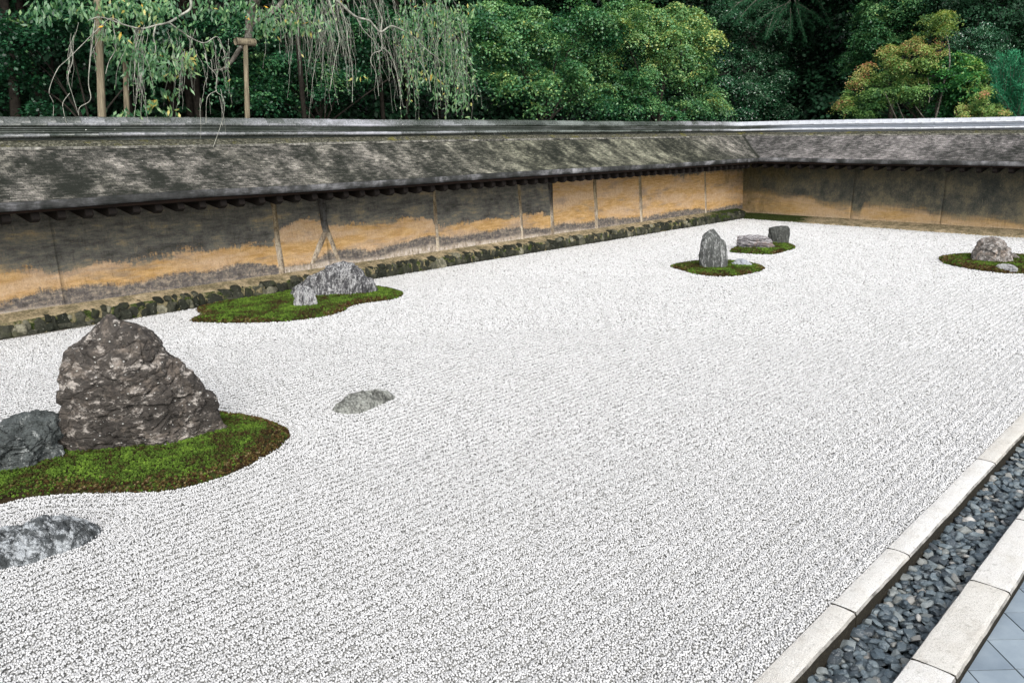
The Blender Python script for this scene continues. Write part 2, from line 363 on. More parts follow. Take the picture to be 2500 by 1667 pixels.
def m_stone_found():
    m = Mat('mossy_footing_stone', .9, .2); p = m.pos(); r = m.rnd()
    n = m.noise(p, 9, 7, .75); n2 = m.noise(p, 34, 5, .8)
    base = m.ramp(r, [(.0, (.018, .020, .014)), (.55, (.045, .046, .033)), (.88, (.10, .098, .07)), (1, (.34, .32, .23))])
    c = m.mix(m.step(n, .42, .6), m.mix(.75, base, (.012, .015, .010)), base)
    c = m.mix(m.step(n2, .62, .70), c, (.40, .40, .33)); c = m.mix(m.math('MULTIPLY', m.step(m.noise(p, 5, 4), .57, .67), .4), c, (.05, .06, .02))
    m.col(c); m.bump(m.math('ADD', n, n2), 1., .02); return m.m
def m_ledge():
    m = Mat('earth_ledge', .95, .05); p = m.pos(); g = m.attr('moss')
    n = m.noise(p, 6, 7, .75); n2 = m.noise(m.scale(p, (1, 1, 1)), 30, 5, .8)
    c = m.ramp(m.math('ADD', m.math('MULTIPLY', n, .6), m.math('MULTIPLY', n2, .4)), [(.38, (.09, .08, .045)), (.48, (.24, .20, .12)), (.56, (.44, .35, .22)), (.66, (.60, .52, .38))])
    gr = m.ramp(n2, [(.35, (.012, .018, .007)), (.52, (.035, .050, .014)), (.66, (.09, .12, .035))])
    f = m.math('ADD', g, m.math('MULTIPLY', m.math('SUBTRACT', n, .5), 1.6))
    c = m.mix(m.step(f, .42, .62), c, gr)
    m.col(c); m.bump(m.math('ADD', n, n2), 1., .02); return m.m
def m_granite():
    m = Mat('pale_granite', .85, .25); p = m.pos(); r = m.rnd()
    n = m.noise(p, 190, 3, .8); n2 = m.noise(p, 5, 6, .7); n3 = m.noise(p, 45, 4, .8)
    c = m.ramp(n, [(.32, (.36, .35, .33)), (.43, (.68, .665, .635)), (.58, (.82, .81, .785))])
    c = m.mix(m.math('MULTIPLY', m.step(n3, .60, .72), .6), c, (.22, .19, .15))
    c = m.mix(m.math('MULTIPLY', m.step(n2, .45, .65), .35), c, (.52, .48, .42))
    c = m.mix(m.math('MULTIPLY', m.step(m.noise(p, 16, 7, .75), .56, .68), .45), c, (.22, .20, .17))
    c = m.mix(1., c, m.ramp(r, [(0, (.88, .86, .82)), (1, (1, 1, 1))]), 'MULTIPLY')
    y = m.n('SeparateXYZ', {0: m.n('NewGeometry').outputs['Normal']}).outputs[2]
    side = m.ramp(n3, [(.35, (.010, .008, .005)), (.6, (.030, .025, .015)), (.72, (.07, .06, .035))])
    c = m.mix(m.step(m.math('ADD', y, m.math('MULTIPLY', m.math('SUBTRACT', n2, .5), .6)), .62, .35), c, side)   # upright faces turn to a near-black brown
    m.col(c); m.bump(m.math('ADD', n, m.math('ADD', n3, n2)), .9, .010); return m.m
def m_pebble():
    m = Mat('blue_grey_pebble', .5, .5); r = m.rnd(); p = m.objc(); t = m.attr('tint')
    f = m.math('FRACT', m.math('ADD', r, t)); n = m.noise(m.scale(m.pos(), (1, 1, 2.5)), 55, 5, .75, 1.)
    c = m.ramp(f, [(0, (.025, .033, .040)), (.35, (.055, .078, .095)), (.75, (.115, .145, .16)), (.93, (.17, .18, .17)), (.98, (.26, .25, .23)), (1, (.38, .37, .35))])
    c = m.mix(m.step(n, .54, .68), c, m.mix(.55, c, (.34, .37, .38))); c = m.mix(m.step(n, .42, .32), c, m.mix(.6, c, (.02, .025, .03)))
    m.col(c); m.bump(n, .4, .006); return m.m
def m_floor_tile():
    m = Mat('blue_grey_floor_tile', .55, .4); p = m.pos(); r = m.rnd()
    n = m.noise(p, 5, 5, .6); n2 = m.noise(p, 120, 3, .8)
    c = m.ramp(m.math('ADD', m.math('MULTIPLY', n, .7), m.math('MULTIPLY', r, .3)), [(.3, (.15, .19, .23)), (.7, (.26, .31, .35))])
    c = m.mix(m.math('MULTIPLY', m.step(n2, .64, .74), .6), c, (.08, .08, .07)); m.col(c); m.bump(n2, .2, .003); return m.m
def m_flat(name, c, rough=.9, sc=20, var=.4):
    m = Mat(name, rough, .15); n = m.noise(m.pos(), sc, 5, .7)
    m.col(m.mix(m.step(n, .35, .65), tuple(x*(1-var) for x in c), c)); m.bump(n, .5, .01); return m.m

MT = {}
MT['gstone'] = m_gravelstone(); MT['gbed'] = m_gravelbed()
MT['rockA'] = m_rock('brown_crag_rock', (.014, .012, .010), (.072, .063, .055), (.50, .455, .41), 3.6, .533, (1, 1, 1.3), tan=(.20, .165, .135), lich=.13, bump=1.)
MT['rockB'] = m_rock('blue_black_rock', (.030, .036, .036), (.095, .108, .106), (.34, .36, .35), 5, .545, (1, 1, .8), lich=.07)
MT['rockC'] = m_rock('mottled_pale_rock', (.020, .024, .024), (.11, .12, .125), (.50, .53, .55), 6, .488, (1.2, .6, 1), rot=(0, 0, .7))
MT['rockD'] = m_rock('pale_olive_rock', (.04, .042, .037), (.19, .195, .175), (.42, .43, .39), 8, .485, (1.2, .6, 1), rot=(0, 0, .8))
MT['rockE'] = m_rock('striped_grey_rock', (.035, .035, .04), (.10, .10, .105), (.50, .50, .50), 5, .50, (2.2, 2.2, .7), rot=(0, .5, .4), lich=.13)
MT['rockF'] = m_rock('white_streaked_rock', (.04, .04, .045), (.13, .13, .135), (.60, .60, .60), 7, .47, (2.5, 2.5, .6))
MT['rockG'] = m_rock('tall_grey_rock', (.035, .038, .036), (.10, .105, .10), (.42, .43, .42), 4.5, .53, (2.2, 2.2, .6), rot=(.2, .2, 0))
MT['rockH'] = m_rock('pale_blue_rock', (.10, .12, .15), (.30, .33, .38), (.62, .66, .70), 8, .46, (2.5, 2.5, .8), rot=(.5, 0, 0))
MT['rockI'] = m_rock('folded_rock', (.03, .03, .035), (.14, .135, .14), (.52, .50, .51), 4.0, .50, (.8, .8, 3.), tan=(.32, .22, .19))
MT['rockJ'] = m_rock('dark_slab_rock', (.022, .024, .022), (.080, .084, .076), (.32, .33, .31), 5, .56, (2.5, 2.5, .6))
MT['rockK'] = m_rock('speckled_boulder', (.040, .036, .033), (.17, .155, .14), (.50, .47, .45), 6.5, .51, (1, 1, 1), tan=(.30, .23, .18))
MT['moss'] = m_mosstuft(); MT['mossbase'] = m_mossbase()
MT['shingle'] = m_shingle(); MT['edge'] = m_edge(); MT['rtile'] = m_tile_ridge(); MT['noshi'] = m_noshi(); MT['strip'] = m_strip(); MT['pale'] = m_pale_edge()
MT['beam'] = m_wood('red_brown_timber', (.006, .004, .003), (.020, .010, .006), 2., 0); MT['rafter'] = m_wood('dark_timber', (.003, .0025, .002), (.009, .006, .0045), 2., 1)
MT['pole'] = m_wood('weathered_pole', (.055, .045, .03), (.26, .22, .15), 1.5, 2); MT['bark'] = m_bark(); MT['darkbark'] = m_flat('dark_bark', (.035, .030, .024), .9, 12, .6)  # second, darker bark colour for trunks and inner limbs
MT['wall'] = m_wall(); MT['found'] = m_stone_found(); MT['ledge'] = m_ledge(); MT['granite'] = m_granite(); MT['pebble'] = m_pebble(); MT['ftile'] = m_floor_tile()
MT['p_pale'] = m_post('pale_plaster_strip', (.38, .31, .20), (.58, .50, .39)); MT['p_dark'] = m_post('dark_plaster_strip', (.10, .098, .092), (.55, .48, .38)); MT['p_brown'] = m_post('brown_plaster_strip', (.095, .092, .076), (.14, .125, .085))  # the pale strips' darker top has eave shade put into its colour
MT['soil'] = m_flat('dark_soil', (.012, .014, .008)); MT['mortar'] = m_flat('dark_mortar', (.05, .045, .035)); MT['grout'] = m_flat('tile_grout', (.20, .20, .19)); MT['core'] = m_flat('wall_core', (.10, .085, .06))
MT['edging'] = m_flat('grey_edging', (.22, .21, .19), sc=40)

# ------------------------------------------------------------------ ground
def ground():
    n = 60; xs = np.linspace(-70, 60, n); ys = np.linspace(-70, 60, n); X, Y = np.meshgrid(xs, ys, indexing='ij')
    out = np.maximum(np.maximum(-Y-7, -X-9), 0)
    Z = -.16 + np.minimum(out*.55, 16) + .4*np.clip(out, 0, 1)*vnoise(np.stack([X.ravel(), Y.ravel(), X.ravel()*0], 1)*.3).reshape(X.shape)
    o = link('ground', mesh_np('ground', np.stack([X, Y, Z], -1).reshape(-1, 3), grid_faces(n, n), MT['soil'], True)); tag(o, kind='structure')
ground()

# ------------------------------------------------------------------ islands and rocks footprints (pixel outlines laid on the ground)
def foot(pts, z=0., n=12):
    P = spline([gz(u, v, z)[:2] for u, v in pts], n, True); q = np.column_stack([P, P[:, 0]*0])
    return P + .016*np.stack([fbm(q*9, 3, 5), fbm(q*9+9, 3, 6)], 1)
ISL = {
 'A': foot([(-120, 1250), (0, 1229), (80, 1212), (180, 1204), (300, 1204), (400, 1198), (490, 1180), (580, 1148), (650, 1112), (695, 1080), (708, 1060), (690, 1042), (650, 1028), (600, 1016), (545, 1010), (400, 1000), (200, 1010), (0, 1060), (-150, 1110)]),
 'E': foot([(463, 784), (500, 788), (600, 789), (700, 785), (780, 775), (830, 764), (860, 748), (900, 740), (960, 732), (983, 722), (975, 712), (940, 703), (900, 700), (850, 698), (760, 702), (690, 716), (600, 730), (520, 742), (478, 756), (490, 768)]),
 'G': foot([(1637, 652), (1665, 662), (1700, 671), (1750, 676), (1800, 674), (1840, 667), (1866, 658), (1850, 648), (1800, 641), (1740, 638), (1690, 641), (1660, 646)]),
 'I': foot([(1782, 615), (1800, 619), (1850, 622), (1890, 622), (1920, 614), (1942, 606), (1925, 597), (1890, 594), (1840, 597), (1800, 604)]),
 'K': foot([(2293, 631), (2305, 644), (2340, 652), (2400, 662), (2460, 668), (2520, 669), (2590, 663), (2600, 645), (2540, 630), (2470, 622), (2400, 620), (2340, 623), (2315, 625)]),
}
FLAT = {
 'C': foot([(-110, 1385), (-60, 1405), (0, 1391), (60, 1382), (110, 1362), (170, 1345), (220, 1325), (252, 1300), (240, 1283), (200, 1275), (150, 1275), (90, 1292), (30, 1313), (-60, 1335)]),
 'D': foot([(810, 1002), (835, 1010), (880, 1008), (925, 990), (962, 975), (958, 966), (930, 966), (890, 968), (850, 975), (825, 990)]),
 'L': foot([(2426, 658), (2450, 664), (2480, 668), (2484, 662), (2465, 656), (2440, 654)]),
}
def inside(P, poly):
    x, y = P[:, 0], P[:, 1]; r = np.zeros(len(P), bool); n = len(poly); j = n-1
    for i in range(n):
        xi, yi = poly[i]; xj, yj = poly[j]
        c = ((yi > y) != (yj > y)) & (x < (xj-xi)*(y-yi)/(yj-yi+1e-12)+xi); r ^= c; j = i
    return r
def dist_poly(P, poly):
    d = np.full(len(P), 99.)
    for i in range(len(poly)):
        a = poly[i-1]; b = poly[i]; ab = b-a; t = np.clip(((P-a)@ab)/(ab@ab+1e-12), 0, 1)
        d = np.minimum(d, np.linalg.norm(P-(a+t[:, None]*ab), axis=1))
    return d
ALLP = {**ISL, **FLAT}
def gravel_z(P):
    """raked surface: faint ridges along X, rings round the islands"""
    ph = 2*math.pi*(P[:, 1]+.012*vnoise(np.stack([P[:, 0]*.6, P[:, 1]*.6, P[:, 0]*0], 1), 5))/.075
    ring = np.full(len(P), 99.)
    for k, poly in ALLP.items():
        c = poly.mean(0); rr = np.linalg.norm(poly-c, axis=1).max()+.4
        m = np.linalg.norm(P-c, axis=1) < rr
        if m.any(): ring[m] = np.minimum(ring[m], dist_poly(P[m], poly))
    w = np.clip((.30-ring)/.08, 0, 1)
    z = (1-w)*np.sin(ph) + w*np.sin(2*math.pi*ring/.075)
    return .0060*z + .006*vnoise(np.stack([P[:, 0]*.8, P[:, 1]*.8, P[:, 0]*0], 1), 9)
# gravel bed sheet
xs = np.arange(0, 26.01, .25); ys = np.append(np.arange(.0, 9.886, .0155), 9.892)
X, Y = np.meshgrid(xs, ys, indexing='ij'); P = np.stack([X.ravel(), Y.ravel()], 1)
# (ripples resolved across Y, long cells along X)
Z = gravel_z(P) - .012
o = link('gravel_bed', mesh_np('gravel_bed', np.column_stack([P, Z]), grid_faces(len(xs), len(ys)), MT['gbed'], True)); tag(o, kind='structure')

def instance_cloud(name, P, rad, templates, mat, parent=None, align=False):
    """points carrying small meshes through geometry nodes (uncountable stuff only)"""
    me = bpy.data.meshes.new(name); me.vertices.add(len(P)); me.vertices.foreach_set('co', np.asarray(P, np.float32).ravel())
    a = me.attributes.new('rad', 'FLOAT', 'POINT'); a.data.foreach_set('value', np.asarray(rad, np.float32))
    me.materials.append(mat); o = link(name, me, parent)
    ng = bpy.data.node_groups.new(name+'_scatter', 'GeometryNodeTree')
    ng.interface.new_socket('Geometry', in_out='INPUT', socket_type='NodeSocketGeometry'); ng.interface.new_socket('Geometry', in_out='OUTPUT', socket_type='NodeSocketGeometry')
    N = ng.nodes; L = ng.links; gi = N.new('NodeGroupInput'); go = N.new('NodeGroupOutput')
    ip = N.new('GeometryNodeInstanceOnPoints'); gti = N.new('GeometryNodeGeometryToInstance')
    for t in templates:
        oi = N.new('GeometryNodeObjectInfo'); oi.inputs['Object'].default_value = t; L.new(oi.outputs['Geometry'], gti.inputs[0])
    at = N.new('GeometryNodeInputNamedAttribute'); at.data_type = 'FLOAT'; at.inputs['Name'].default_value = 'rad'
    rv = N.new('FunctionNodeRandomValue'); rv.data_type = 'FLOAT_VECTOR'
    if align: rv.inputs['Min'].default_value = (-.35, -.35, -3.14); rv.inputs['Max'].default_value = (.35, .35, 3.14)
    else: rv.inputs['Min'].default_value = (-3.14,)*3; rv.inputs['Max'].default_value = (3.14,)*3
    L.new(gi.outputs[0], ip.inputs['Points']); L.new(gti.outputs[0], ip.inputs['Instance']); ip.inputs['Pick Instance'].default_value = True
    L.new(at.outputs['Attribute'], ip.inputs['Scale']); L.new(rv.outputs['Value'], ip.inputs['Rotation']); L.new(ip.outputs[0], go.inputs[0])
    md = o.modifiers.new('scatter', 'NODES'); md.node_group = ng
    return o
def tmpl(V, F, mat, smooth=False): return bpy.data.objects.new('template_piece', mesh_np('template_piece', V, F, mat, smooth))
# gravel stones
def gravel_stones():
    tm = []
    V0, F0 = icos(0); V1, F1 = icos(1)
    for k in range(5):
        V, F = (V1, F1) if k < 3 else (V0, F0)
        W = V*(1+.30*vnoise(V*1.3+k*9.1, k)[:, None])*np.array([1.0, .82, .66]); tm.append(tmpl(W, F, MT['gstone']))
    out = []
    bands = [(0, 6, .0108), (6, 10, .0130), (10, 14, .018), (14, 19, .0235), (19, 27, .030)]
    for d0, d1, s in bands:
        x0, x1 = max(0.03, CAM[0]-d1), min(25, CAM[0]+d1)
        xs = np.arange(x0, x1, s*.98); ys = np.arange(max(.05, CAM[1]-d1), 9.895, s*.98)
        X, Y = np.meshgrid(xs, ys, indexing='ij'); P = np.stack([X.ravel(), Y.ravel()], 1)
        P += rng.uniform(-.5, .5, P.shape)*s*.95
        D = np.linalg.norm(P-CAM[:2], axis=1); m = (D >= d0) & (D < d1) & (P[:, 1] < 9.889) & (P[:, 1] > .03); P = P[m]
        u, v, w = project(np.column_stack([P, P[:, 0]*0])); m = (w > .5) & (u > -260) & (u < 2780) & (v < 1900); P = P[m]
        m = rng.random(len(P)) < .93; P = P[m]
        for k, poly in ALLP.items():
            c = poly.mean(0); rr = np.linalg.norm(poly-c, axis=1).max()
            q = np.linalg.norm(P-c, axis=1) < rr
            idx = np.where(q)[0]; ins = inside(P[idx], poly); keep = np.ones(len(P), bool)
            dp = dist_poly(P[idx[ins]], poly); keep[idx[ins][dp > rng.random(len(dp))**2*.05]] = False; P = P[keep]
        z = gravel_z(P) + rng.uniform(-.003, .004, len(P)) - .003
        out.append(np.column_stack([P, z, s*rng.uniform(.50, .76, len(P))]))
    A = np.concatenate(out); print('gravel stones', len(A))
    o = instance_cloud('gravel', A[:, :3], A[:, 3], tm, MT['gstone']); tag(o, 'fine white crushed gravel raked across the whole court', 'gravel', kind='stuff')
gravel_stones()

# ------------------------------------------------------------------ moss islands
def moss_tm(mt='moss'):
    out = []
    for k in range(3):
        mb = MB()
        for j in range(7):
            a = j*2.4+k; L = random.uniform(.8, 1.2); tilt = random.uniform(.3, 1.1) if j else 0
            d = np.array([math.cos(a)*math.sin(tilt), math.sin(a)*math.sin(tilt), math.cos(tilt)])*L
            s = np.array([-math.sin(a), math.cos(a), 0])*.38
            mb.add([[0, 0, -.3], d*.6+s, d, d*.6-s], [[0, 1, 2], [0, 2, 3]])
        out.append(bpy.data.objects.new('template_tuft', mb.mesh('template_tuft', MT[mt])))
    return out
MT['drymoss'] = Mat('dry_brown_moss', .9, .1); _m = MT['drymoss']; _m.col(_m.ramp(_m.rnd(), [(0, (.035, .018, .009)), (.5, (.085, .05, .02)), (.85, (.10, .09, .025)), (1, (.22, .17, .09))])); MT['drymoss'] = _m.m
TUFT = moss_tm(); TUFT_B = moss_tm('drymoss')
def dome(poly, h, n_r=14, power=.5, bump_amp=0., seed=0, under=.05):
    c = poly.mean(0); k = len(poly); R = 1-np.linspace(0, 1, n_r)**1.6
    R = np.linspace(1, 0.02, n_r)**.8
    V = []
    for r in R:
        p = c+(poly-c)*r; z = h*(1-r**4)**power
        V.append(np.column_stack([p, np.full(k, z)]))
    V = np.stack([np.column_stack([poly, np.full(k, -under)])]+V, 1).reshape(-1, 3)   # (k, n_r+1, 3)
    if bump_amp: V[:, 2] += bump_amp*fbm(V*3.+seed, 4, seed)*(V[:, 2] > -under+1e-4)
    return V, grid_faces(k, n_r+1, close_u=True), c
def moss_island(key, label, h, tuft, extra_bare=.0):
    poly = ISL[key]; c = poly.mean(0)
    mb = dome(poly, h, 16, .6, .012, 3)
    V = mb[0]; n = len(V); V = np.vstack([V, [[*c, h]]]); k = len(poly); last = np.arange(k)*17+16
    F3 = np.stack([last, np.roll(last, -1), np.full(k, n)], 1)
    root = link('moss_patch', mesh_np('moss_patch', V, [F3, mb[1]], MT['mossbase'], True)); tag(root, label, 'moss', 'moss islands in the gravel')
    lo, hi = poly.min(0), poly.max(0); N = int((hi-lo).prod()/(tuft*.78)**2)
    P = rng.uniform(lo, hi, (N, 2)); P = P[inside(P, poly)]
    d = dist_poly(P, poly)
    # height from radial position
    ang = np.arctan2(*(P-c).T[::-1]); pa = np.arctan2(*(poly-c).T[::-1]); pr = np.linalg.norm(poly-c, axis=1); od = np.argsort(pa)
    rr = np.interp(ang, pa[od], pr[od], period=2*math.pi); r = np.clip(np.linalg.norm(P-c, axis=1)/rr, 0, 1)
    z = h*(1-r**4)**.6 + .012*fbm(np.column_stack([P, r*0])*3+3, 4, 3)
    m = fbm(np.column_stack([P, r*0])*4., 3, 21) > -.62+extra_bare
    P, z = P[m], z[m]
    u, v, w = project(np.column_stack([P, z])); m = (u > -200) & (u < 2700); P, z = P[m], z[m]
    e = dist_poly(P, poly); e = rng.random(len(P)) < np.clip(1.15-e/(.16 if key != 'K' else .4), 0, .9)*np.clip(.5+2.4*fbm(np.column_stack([P, z*0])*2.6, 3, 33), .03, 1)
    for sel, tm, mt in ((~e, TUFT, MT['moss']), (e, TUFT_B, MT['drymoss'])):
        t = instance_cloud('moss_tuft', np.column_stack([P, z])[sel], tuft*rng.uniform(.55, 1.1, sel.sum()), tm, mt, root, True); tag(t, kind='stuff')
    print('moss', key, len(P)); return root
moss_island('A', 'large green moss island round the tallest brown rock at the left', .07, .019)
moss_island('E', 'long wavy moss island under the grey whale shaped rock near the wall', .06, .026)
moss_island('G', 'lens shaped moss island round the tall upright grey rock', .06, .030)
moss_island('I', 'small moss island nearest the wall corner, under the folded rock and dark block', .06, .034)
moss_island('K', 'brownish moss island round the speckled boulder at the right edge', .05, .034, .10)

# ------------------------------------------------------------------ rocks
def rock(name, label, outline, base, depth, mat, seed=1, box=.8, facets=10, amp=.05, noise_sc=3., nz=90, na=120, lean=0., strat=None, yoff=.0, front=.5, group=None):
    """outline: bottom-left, up over the top, down to bottom-right, in photo pixels; base: pixel of the front foot"""
    g = gz(*base); dh = np.array([g[0]-CAM[0], g[1]-CAM[1], 0]); dh /= np.linalg.norm(dh); rh = np.array([dh[1], -dh[0], 0.])
    c0 = g + dh*depth*front
    def on_plane(u, v):
        r = ray(u, v); t = ((c0-CAM)@dh)/(r@dh); p = CAM+r*t; return (p-c0)@rh, p[2]
    Q = np.array([on_plane(u, v) for u, v in outline]); it = int(np.argmax(Q[:, 1])); top = Q[it, 1]
    Lc = Q[:it+1]; Rc = Q[it:][::-1]
    Lz = np.maximum.accumulate(Lc[:, 1]+np.arange(len(Lc))*1e-4); Rz = np.maximum.accumulate(Rc[:, 1]+np.arange(len(Rc))*1e-4)
    t = np.linspace(0, 1, nz); zs = -.08 + (top+.08)*(1-(1-t)**1.35)
    Lx = np.interp(zs, Lz, Lc[:, 0]); Rx = np.interp(zs, Rz, Rc[:, 0])
    w = np.maximum((Rx-Lx)/2, .004); cx = (Rx+Lx)/2; wm = w.max()
    b = depth/2*(w/wm)**.55*np.clip(1-(np.clip(zs, 0, None)/top)**5, .02, 1)**.5
    ph = np.arange(na)*2*math.pi/na; cs, sn = np.cos(ph), np.sin(ph)
    X = cx[None]+w[None]*(np.sign(cs)*np.abs(cs)**box)[:, None]; Yd = b[None]*(np.sign(sn)*np.abs(sn)**box)[:, None] + lean*zs[None]
    V = np.stack([X, Yd, np.broadcast_to(zs, X.shape)], -1).reshape(-1, 3)
    r2 = np.random.default_rng(seed)
    ctr = np.array([cx.mean(), 0, top*.4])
    for k in range(facets):
        n = r2.normal(size=3); n[0] *= .7; n[1] = -abs(n[1])*1.6-.5; n[2] = n[2]*.45+.02; n /= np.linalg.norm(n)
        pr = (V-ctr)@n; h = np.quantile(pr, 1-r2.uniform(.03, .12)); e = np.clip(pr-h, 0, None); V = V - (e*.92)[:, None]*n
    # radial direction
    N = V-np.array([0, 0, 0]); N = np.stack([(V[:, 0]-np.repeat(cx[None], na, 0).ravel())/np.repeat(w[None], na, 0).ravel()*.8, V[:, 1]/(depth/2), np.clip(V[:, 2]/top-.35, -.2, 1)*.9], 1)
    N /= np.linalg.norm(N, axis=1)[:, None]+1e-6
    S = V*noise_sc+seed*3.1
    if strat is not None:
        ax = np.array(strat, float); ax /= np.linalg.norm(ax); k = (V@ax)[:, None]*ax
        S = (V-k)*noise_sc*.45 + k*noise_sc*2.4+seed*3.1
    d = amp*fbm(S, 3, seed) + amp*.7*ridged(S*1.9, 5, seed+5) + amp*.35*fbm(S*7, 4, seed+6)
    f1, f2, idv = worley(S*1.5+.4*fbm(S*2, 2, seed+2)[:, None], seed+9)
    d += amp*(1.35*(idv-.5) - .55*np.exp(-((f2-f1)/.045)**2))
    f1, f2, idv = worley(S*4+.4*fbm(S*5, 2, seed+3)[:, None], seed+19)
    d += amp*.5*((idv-.5) - np.exp(-((f2-f1)/.06)**2)*.3)
    fade = np.clip((1-np.repeat(((zs/top)[None]), na, 0).ravel())*6, .25, 1)
    V = V + N*(d*fade)[:, None]
    V = np.vstack([V, [[V[nz-1::nz, 0].mean(), V[nz-1::nz, 1].mean(), V[nz-1::nz, 2].max()]]])
    last = np.arange(na)*nz+nz-1; F3 = np.stack([last, np.roll(last, -1), np.full(na, na*nz)], 1)
    o = link(name, mesh_np(name, V, [F3, grid_faces(na, nz, close_u=True)], mat, True))
    Mx = Matrix(((rh[0], dh[0], 0, c0[0]), (rh[1], dh[1], 0, c0[1]), (0, 0, 1, 0), (0, 0, 0, 1))); o.matrix_world = Mx
    o.data.set_sharp_from_angle(angle=math.radians(38)); tag(o, label, 'rock', group or 'garden rocks'); return o
def flat_rock(name, label, key, h, mat, seed, amp=.03, sc=6., base=0.):
    poly = FLAT[key]; c = poly.mean(0); P = np.vstack([spline(poly, 2, True)]); k = len(P); nr = 60
    R = np.linspace(1, .01, nr)**.9; V = []
    P3 = c+(P-c)*(1+.06*vnoise(np.column_stack([P*9, P[:, 0]*0]), seed)[:, None])
    for r in R:
        V.append(np.column_stack([c+(P3-c)*r, np.full(k, base+h*(1-r**3)**.75)]))
    V = np.stack([np.column_stack([P3, np.full(k, -.08)])]+V, 1).reshape(-1, 3)
    W = np.column_stack([V[:, :2]-c, V[:, 2]]); S = W*sc+seed
    rr = np.clip((V[:, 2]-base)/h, 0, 1)
    f1, f2, idv = worley(S*np.array([1.6, .8, 1])+.3*fbm(S*2, 2, seed)[:, None], seed)
    dz = amp*(fbm(S, 4, seed)+.8*ridged(S*1.7, 3, seed+4)+.7*(idv-.5)-.6*np.exp(-((f2-f1)/.08)**2))
    W[:, 2] += dz*rr**.5
    W = np.vstack([W, [[0, 0, W[nr::nr+1, 2].mean()]]]); last = np.arange(k)*(nr+1)+nr
    o = link(name, mesh_np(name, W, [np.stack([last, np.roll(last, -1), np.full(k, k*(nr+1))], 1), grid_faces(k, nr+1, close_u=True)], mat, True))
    o.location = (c[0], c[1], 0); o.data.set_sharp_from_angle(angle=math.radians(40)); tag(o, label, 'rock', 'garden rocks')
rock('rock', 'tall brown craggy pyramid rock, the largest, on the left moss island',
     [(150, 1110), (150, 1010), (153, 930), (160, 860), (166, 862), (190, 843), (215, 815), (245, 785), (258, 767), (272, 765), (290, 780), (300, 790), (330, 797), (362, 818), (392, 842), (420, 868), (455, 893), (490, 925), (515, 965), (530, 990), (540, 1020), (555, 1050)],
     (300, 1128), .66, MT['rockA'], 4, .70, 12, .034, 2.9, 210, 260, front=.34)
rock('rock', 'dark blue grey rock cut by the left edge beside the largest rock',
     [(-75, 1180), (-70, 1120), (-40, 1078), (0, 1062), (10, 1050), (40, 1018), (65, 1008), (95, 1020), (130, 1014), (143, 1030), (148, 1080), (150, 1120)],
     (60, 1165), .40, MT['rockB'], 12, .7, 7, .045, 4.5, 110, 150)
rock('rock', 'grey whale backed rock with pale spots below the earthen wall',
     [(706, 738), (708, 715), (718, 700), (745, 680), (775, 666), (810, 646), (838, 636), (856, 642), (880, 655), (895, 670), (908, 690), (920, 704), (924, 712)],
     (810, 732), .50, MT['rockE'], 21, .75, 9, .045, 2.6, 110, 170, strat=(.8, .2, -.55))
rock('rock', 'small upright white streaked rock in front of the whale backed rock',
     [(715, 756), (716, 730), (722, 708), (735, 697), (752, 699), (766, 712), (772, 735), (773, 752)],
     (745, 758), .22, MT['rockF'], 31, .75, 7, .020, 7., 70, 90, strat=(1, 0, .2))
rock('rock', 'tall narrow upright grey rock in the middle moss island',
     [(1708, 663), (1707, 640), (1706, 615), (1711, 590), (1719, 572), (1732, 561), (1742, 558), (1752, 568), (1762, 583), (1770, 590), (1776, 610), (1778, 635), (1775, 658)],
     (1742, 663), .40, MT['rockG'], 44, .9, 3, .016, 3.2, 130, 130, strat=(1, .2, .25))
rock('rock', 'low pale blue rounded rock beside the tall upright rock',
     [(1786, 645), (1790, 640), (1800, 634), (1812, 631), (1825, 635), (1834, 645), (1838, 657)],
     (1812, 657), .30, MT['rockH'], 51, .9, 4, .018, 6., 50, 80, strat=(1, 0, .4))
rock('rock', 'wide low folded grey and pinkish rock beside the dark block',
     [(1797, 610), (1799, 590), (1806, 577), (1820, 574), (1835, 576), (1850, 573), (1868, 580), (1880, 588), (1892, 602), (1890, 606)],
     (1840, 614), .45, MT['rockI'], 63, .8, 8, .035, 3.6, 80, 130, strat=(.15, 0, 1))
rock('rock', 'square dark green grey block shaped rock nearest the wall corner',
     [(1879, 598), (1876, 580), (1880, 557), (1892, 553), (1908, 550), (1924, 552), (1929, 568), (1926, 590), (1922, 598)],
     (1900, 600), .36, MT['rockJ'], 72, .55, 6, .022, 4., 80, 110, strat=(1, .3, .1))
rock('rock', 'round speckled pinkish grey boulder in the right moss island',
     [(2368, 642), (2371, 620), (2376, 608), (2386, 592), (2400, 581), (2420, 577), (2440, 581), (2455, 592), (2466, 608), (2468, 625), (2475, 643)],
     (2415, 647), .60, MT['rockK'], 83, .9, 4, .026, 3.6, 100, 150)
rock('rock', 'small dark ended rock poking out behind the speckled boulder',
     [(2460, 640), (2466, 618), (2476, 618), (2488, 626), (2494, 636)],
     (2478, 638), .25, MT['rockK'], 91, .85, 4, .02, 6., 40, 60)
flat_rock('rock', 'flat pale mottled stone sunk in the gravel at the bottom left', 'C', .12, MT['rockC'], 3, .034, 6.)
flat_rock('rock', 'small flat pale stone alone in the open gravel', 'D', .085, MT['rockD'], 8, .028, 9.)
flat_rock('rock', 'small flat pale stone lying in the right moss island', 'L', .06, MT['rockF'], 14, .015, 9., .04)

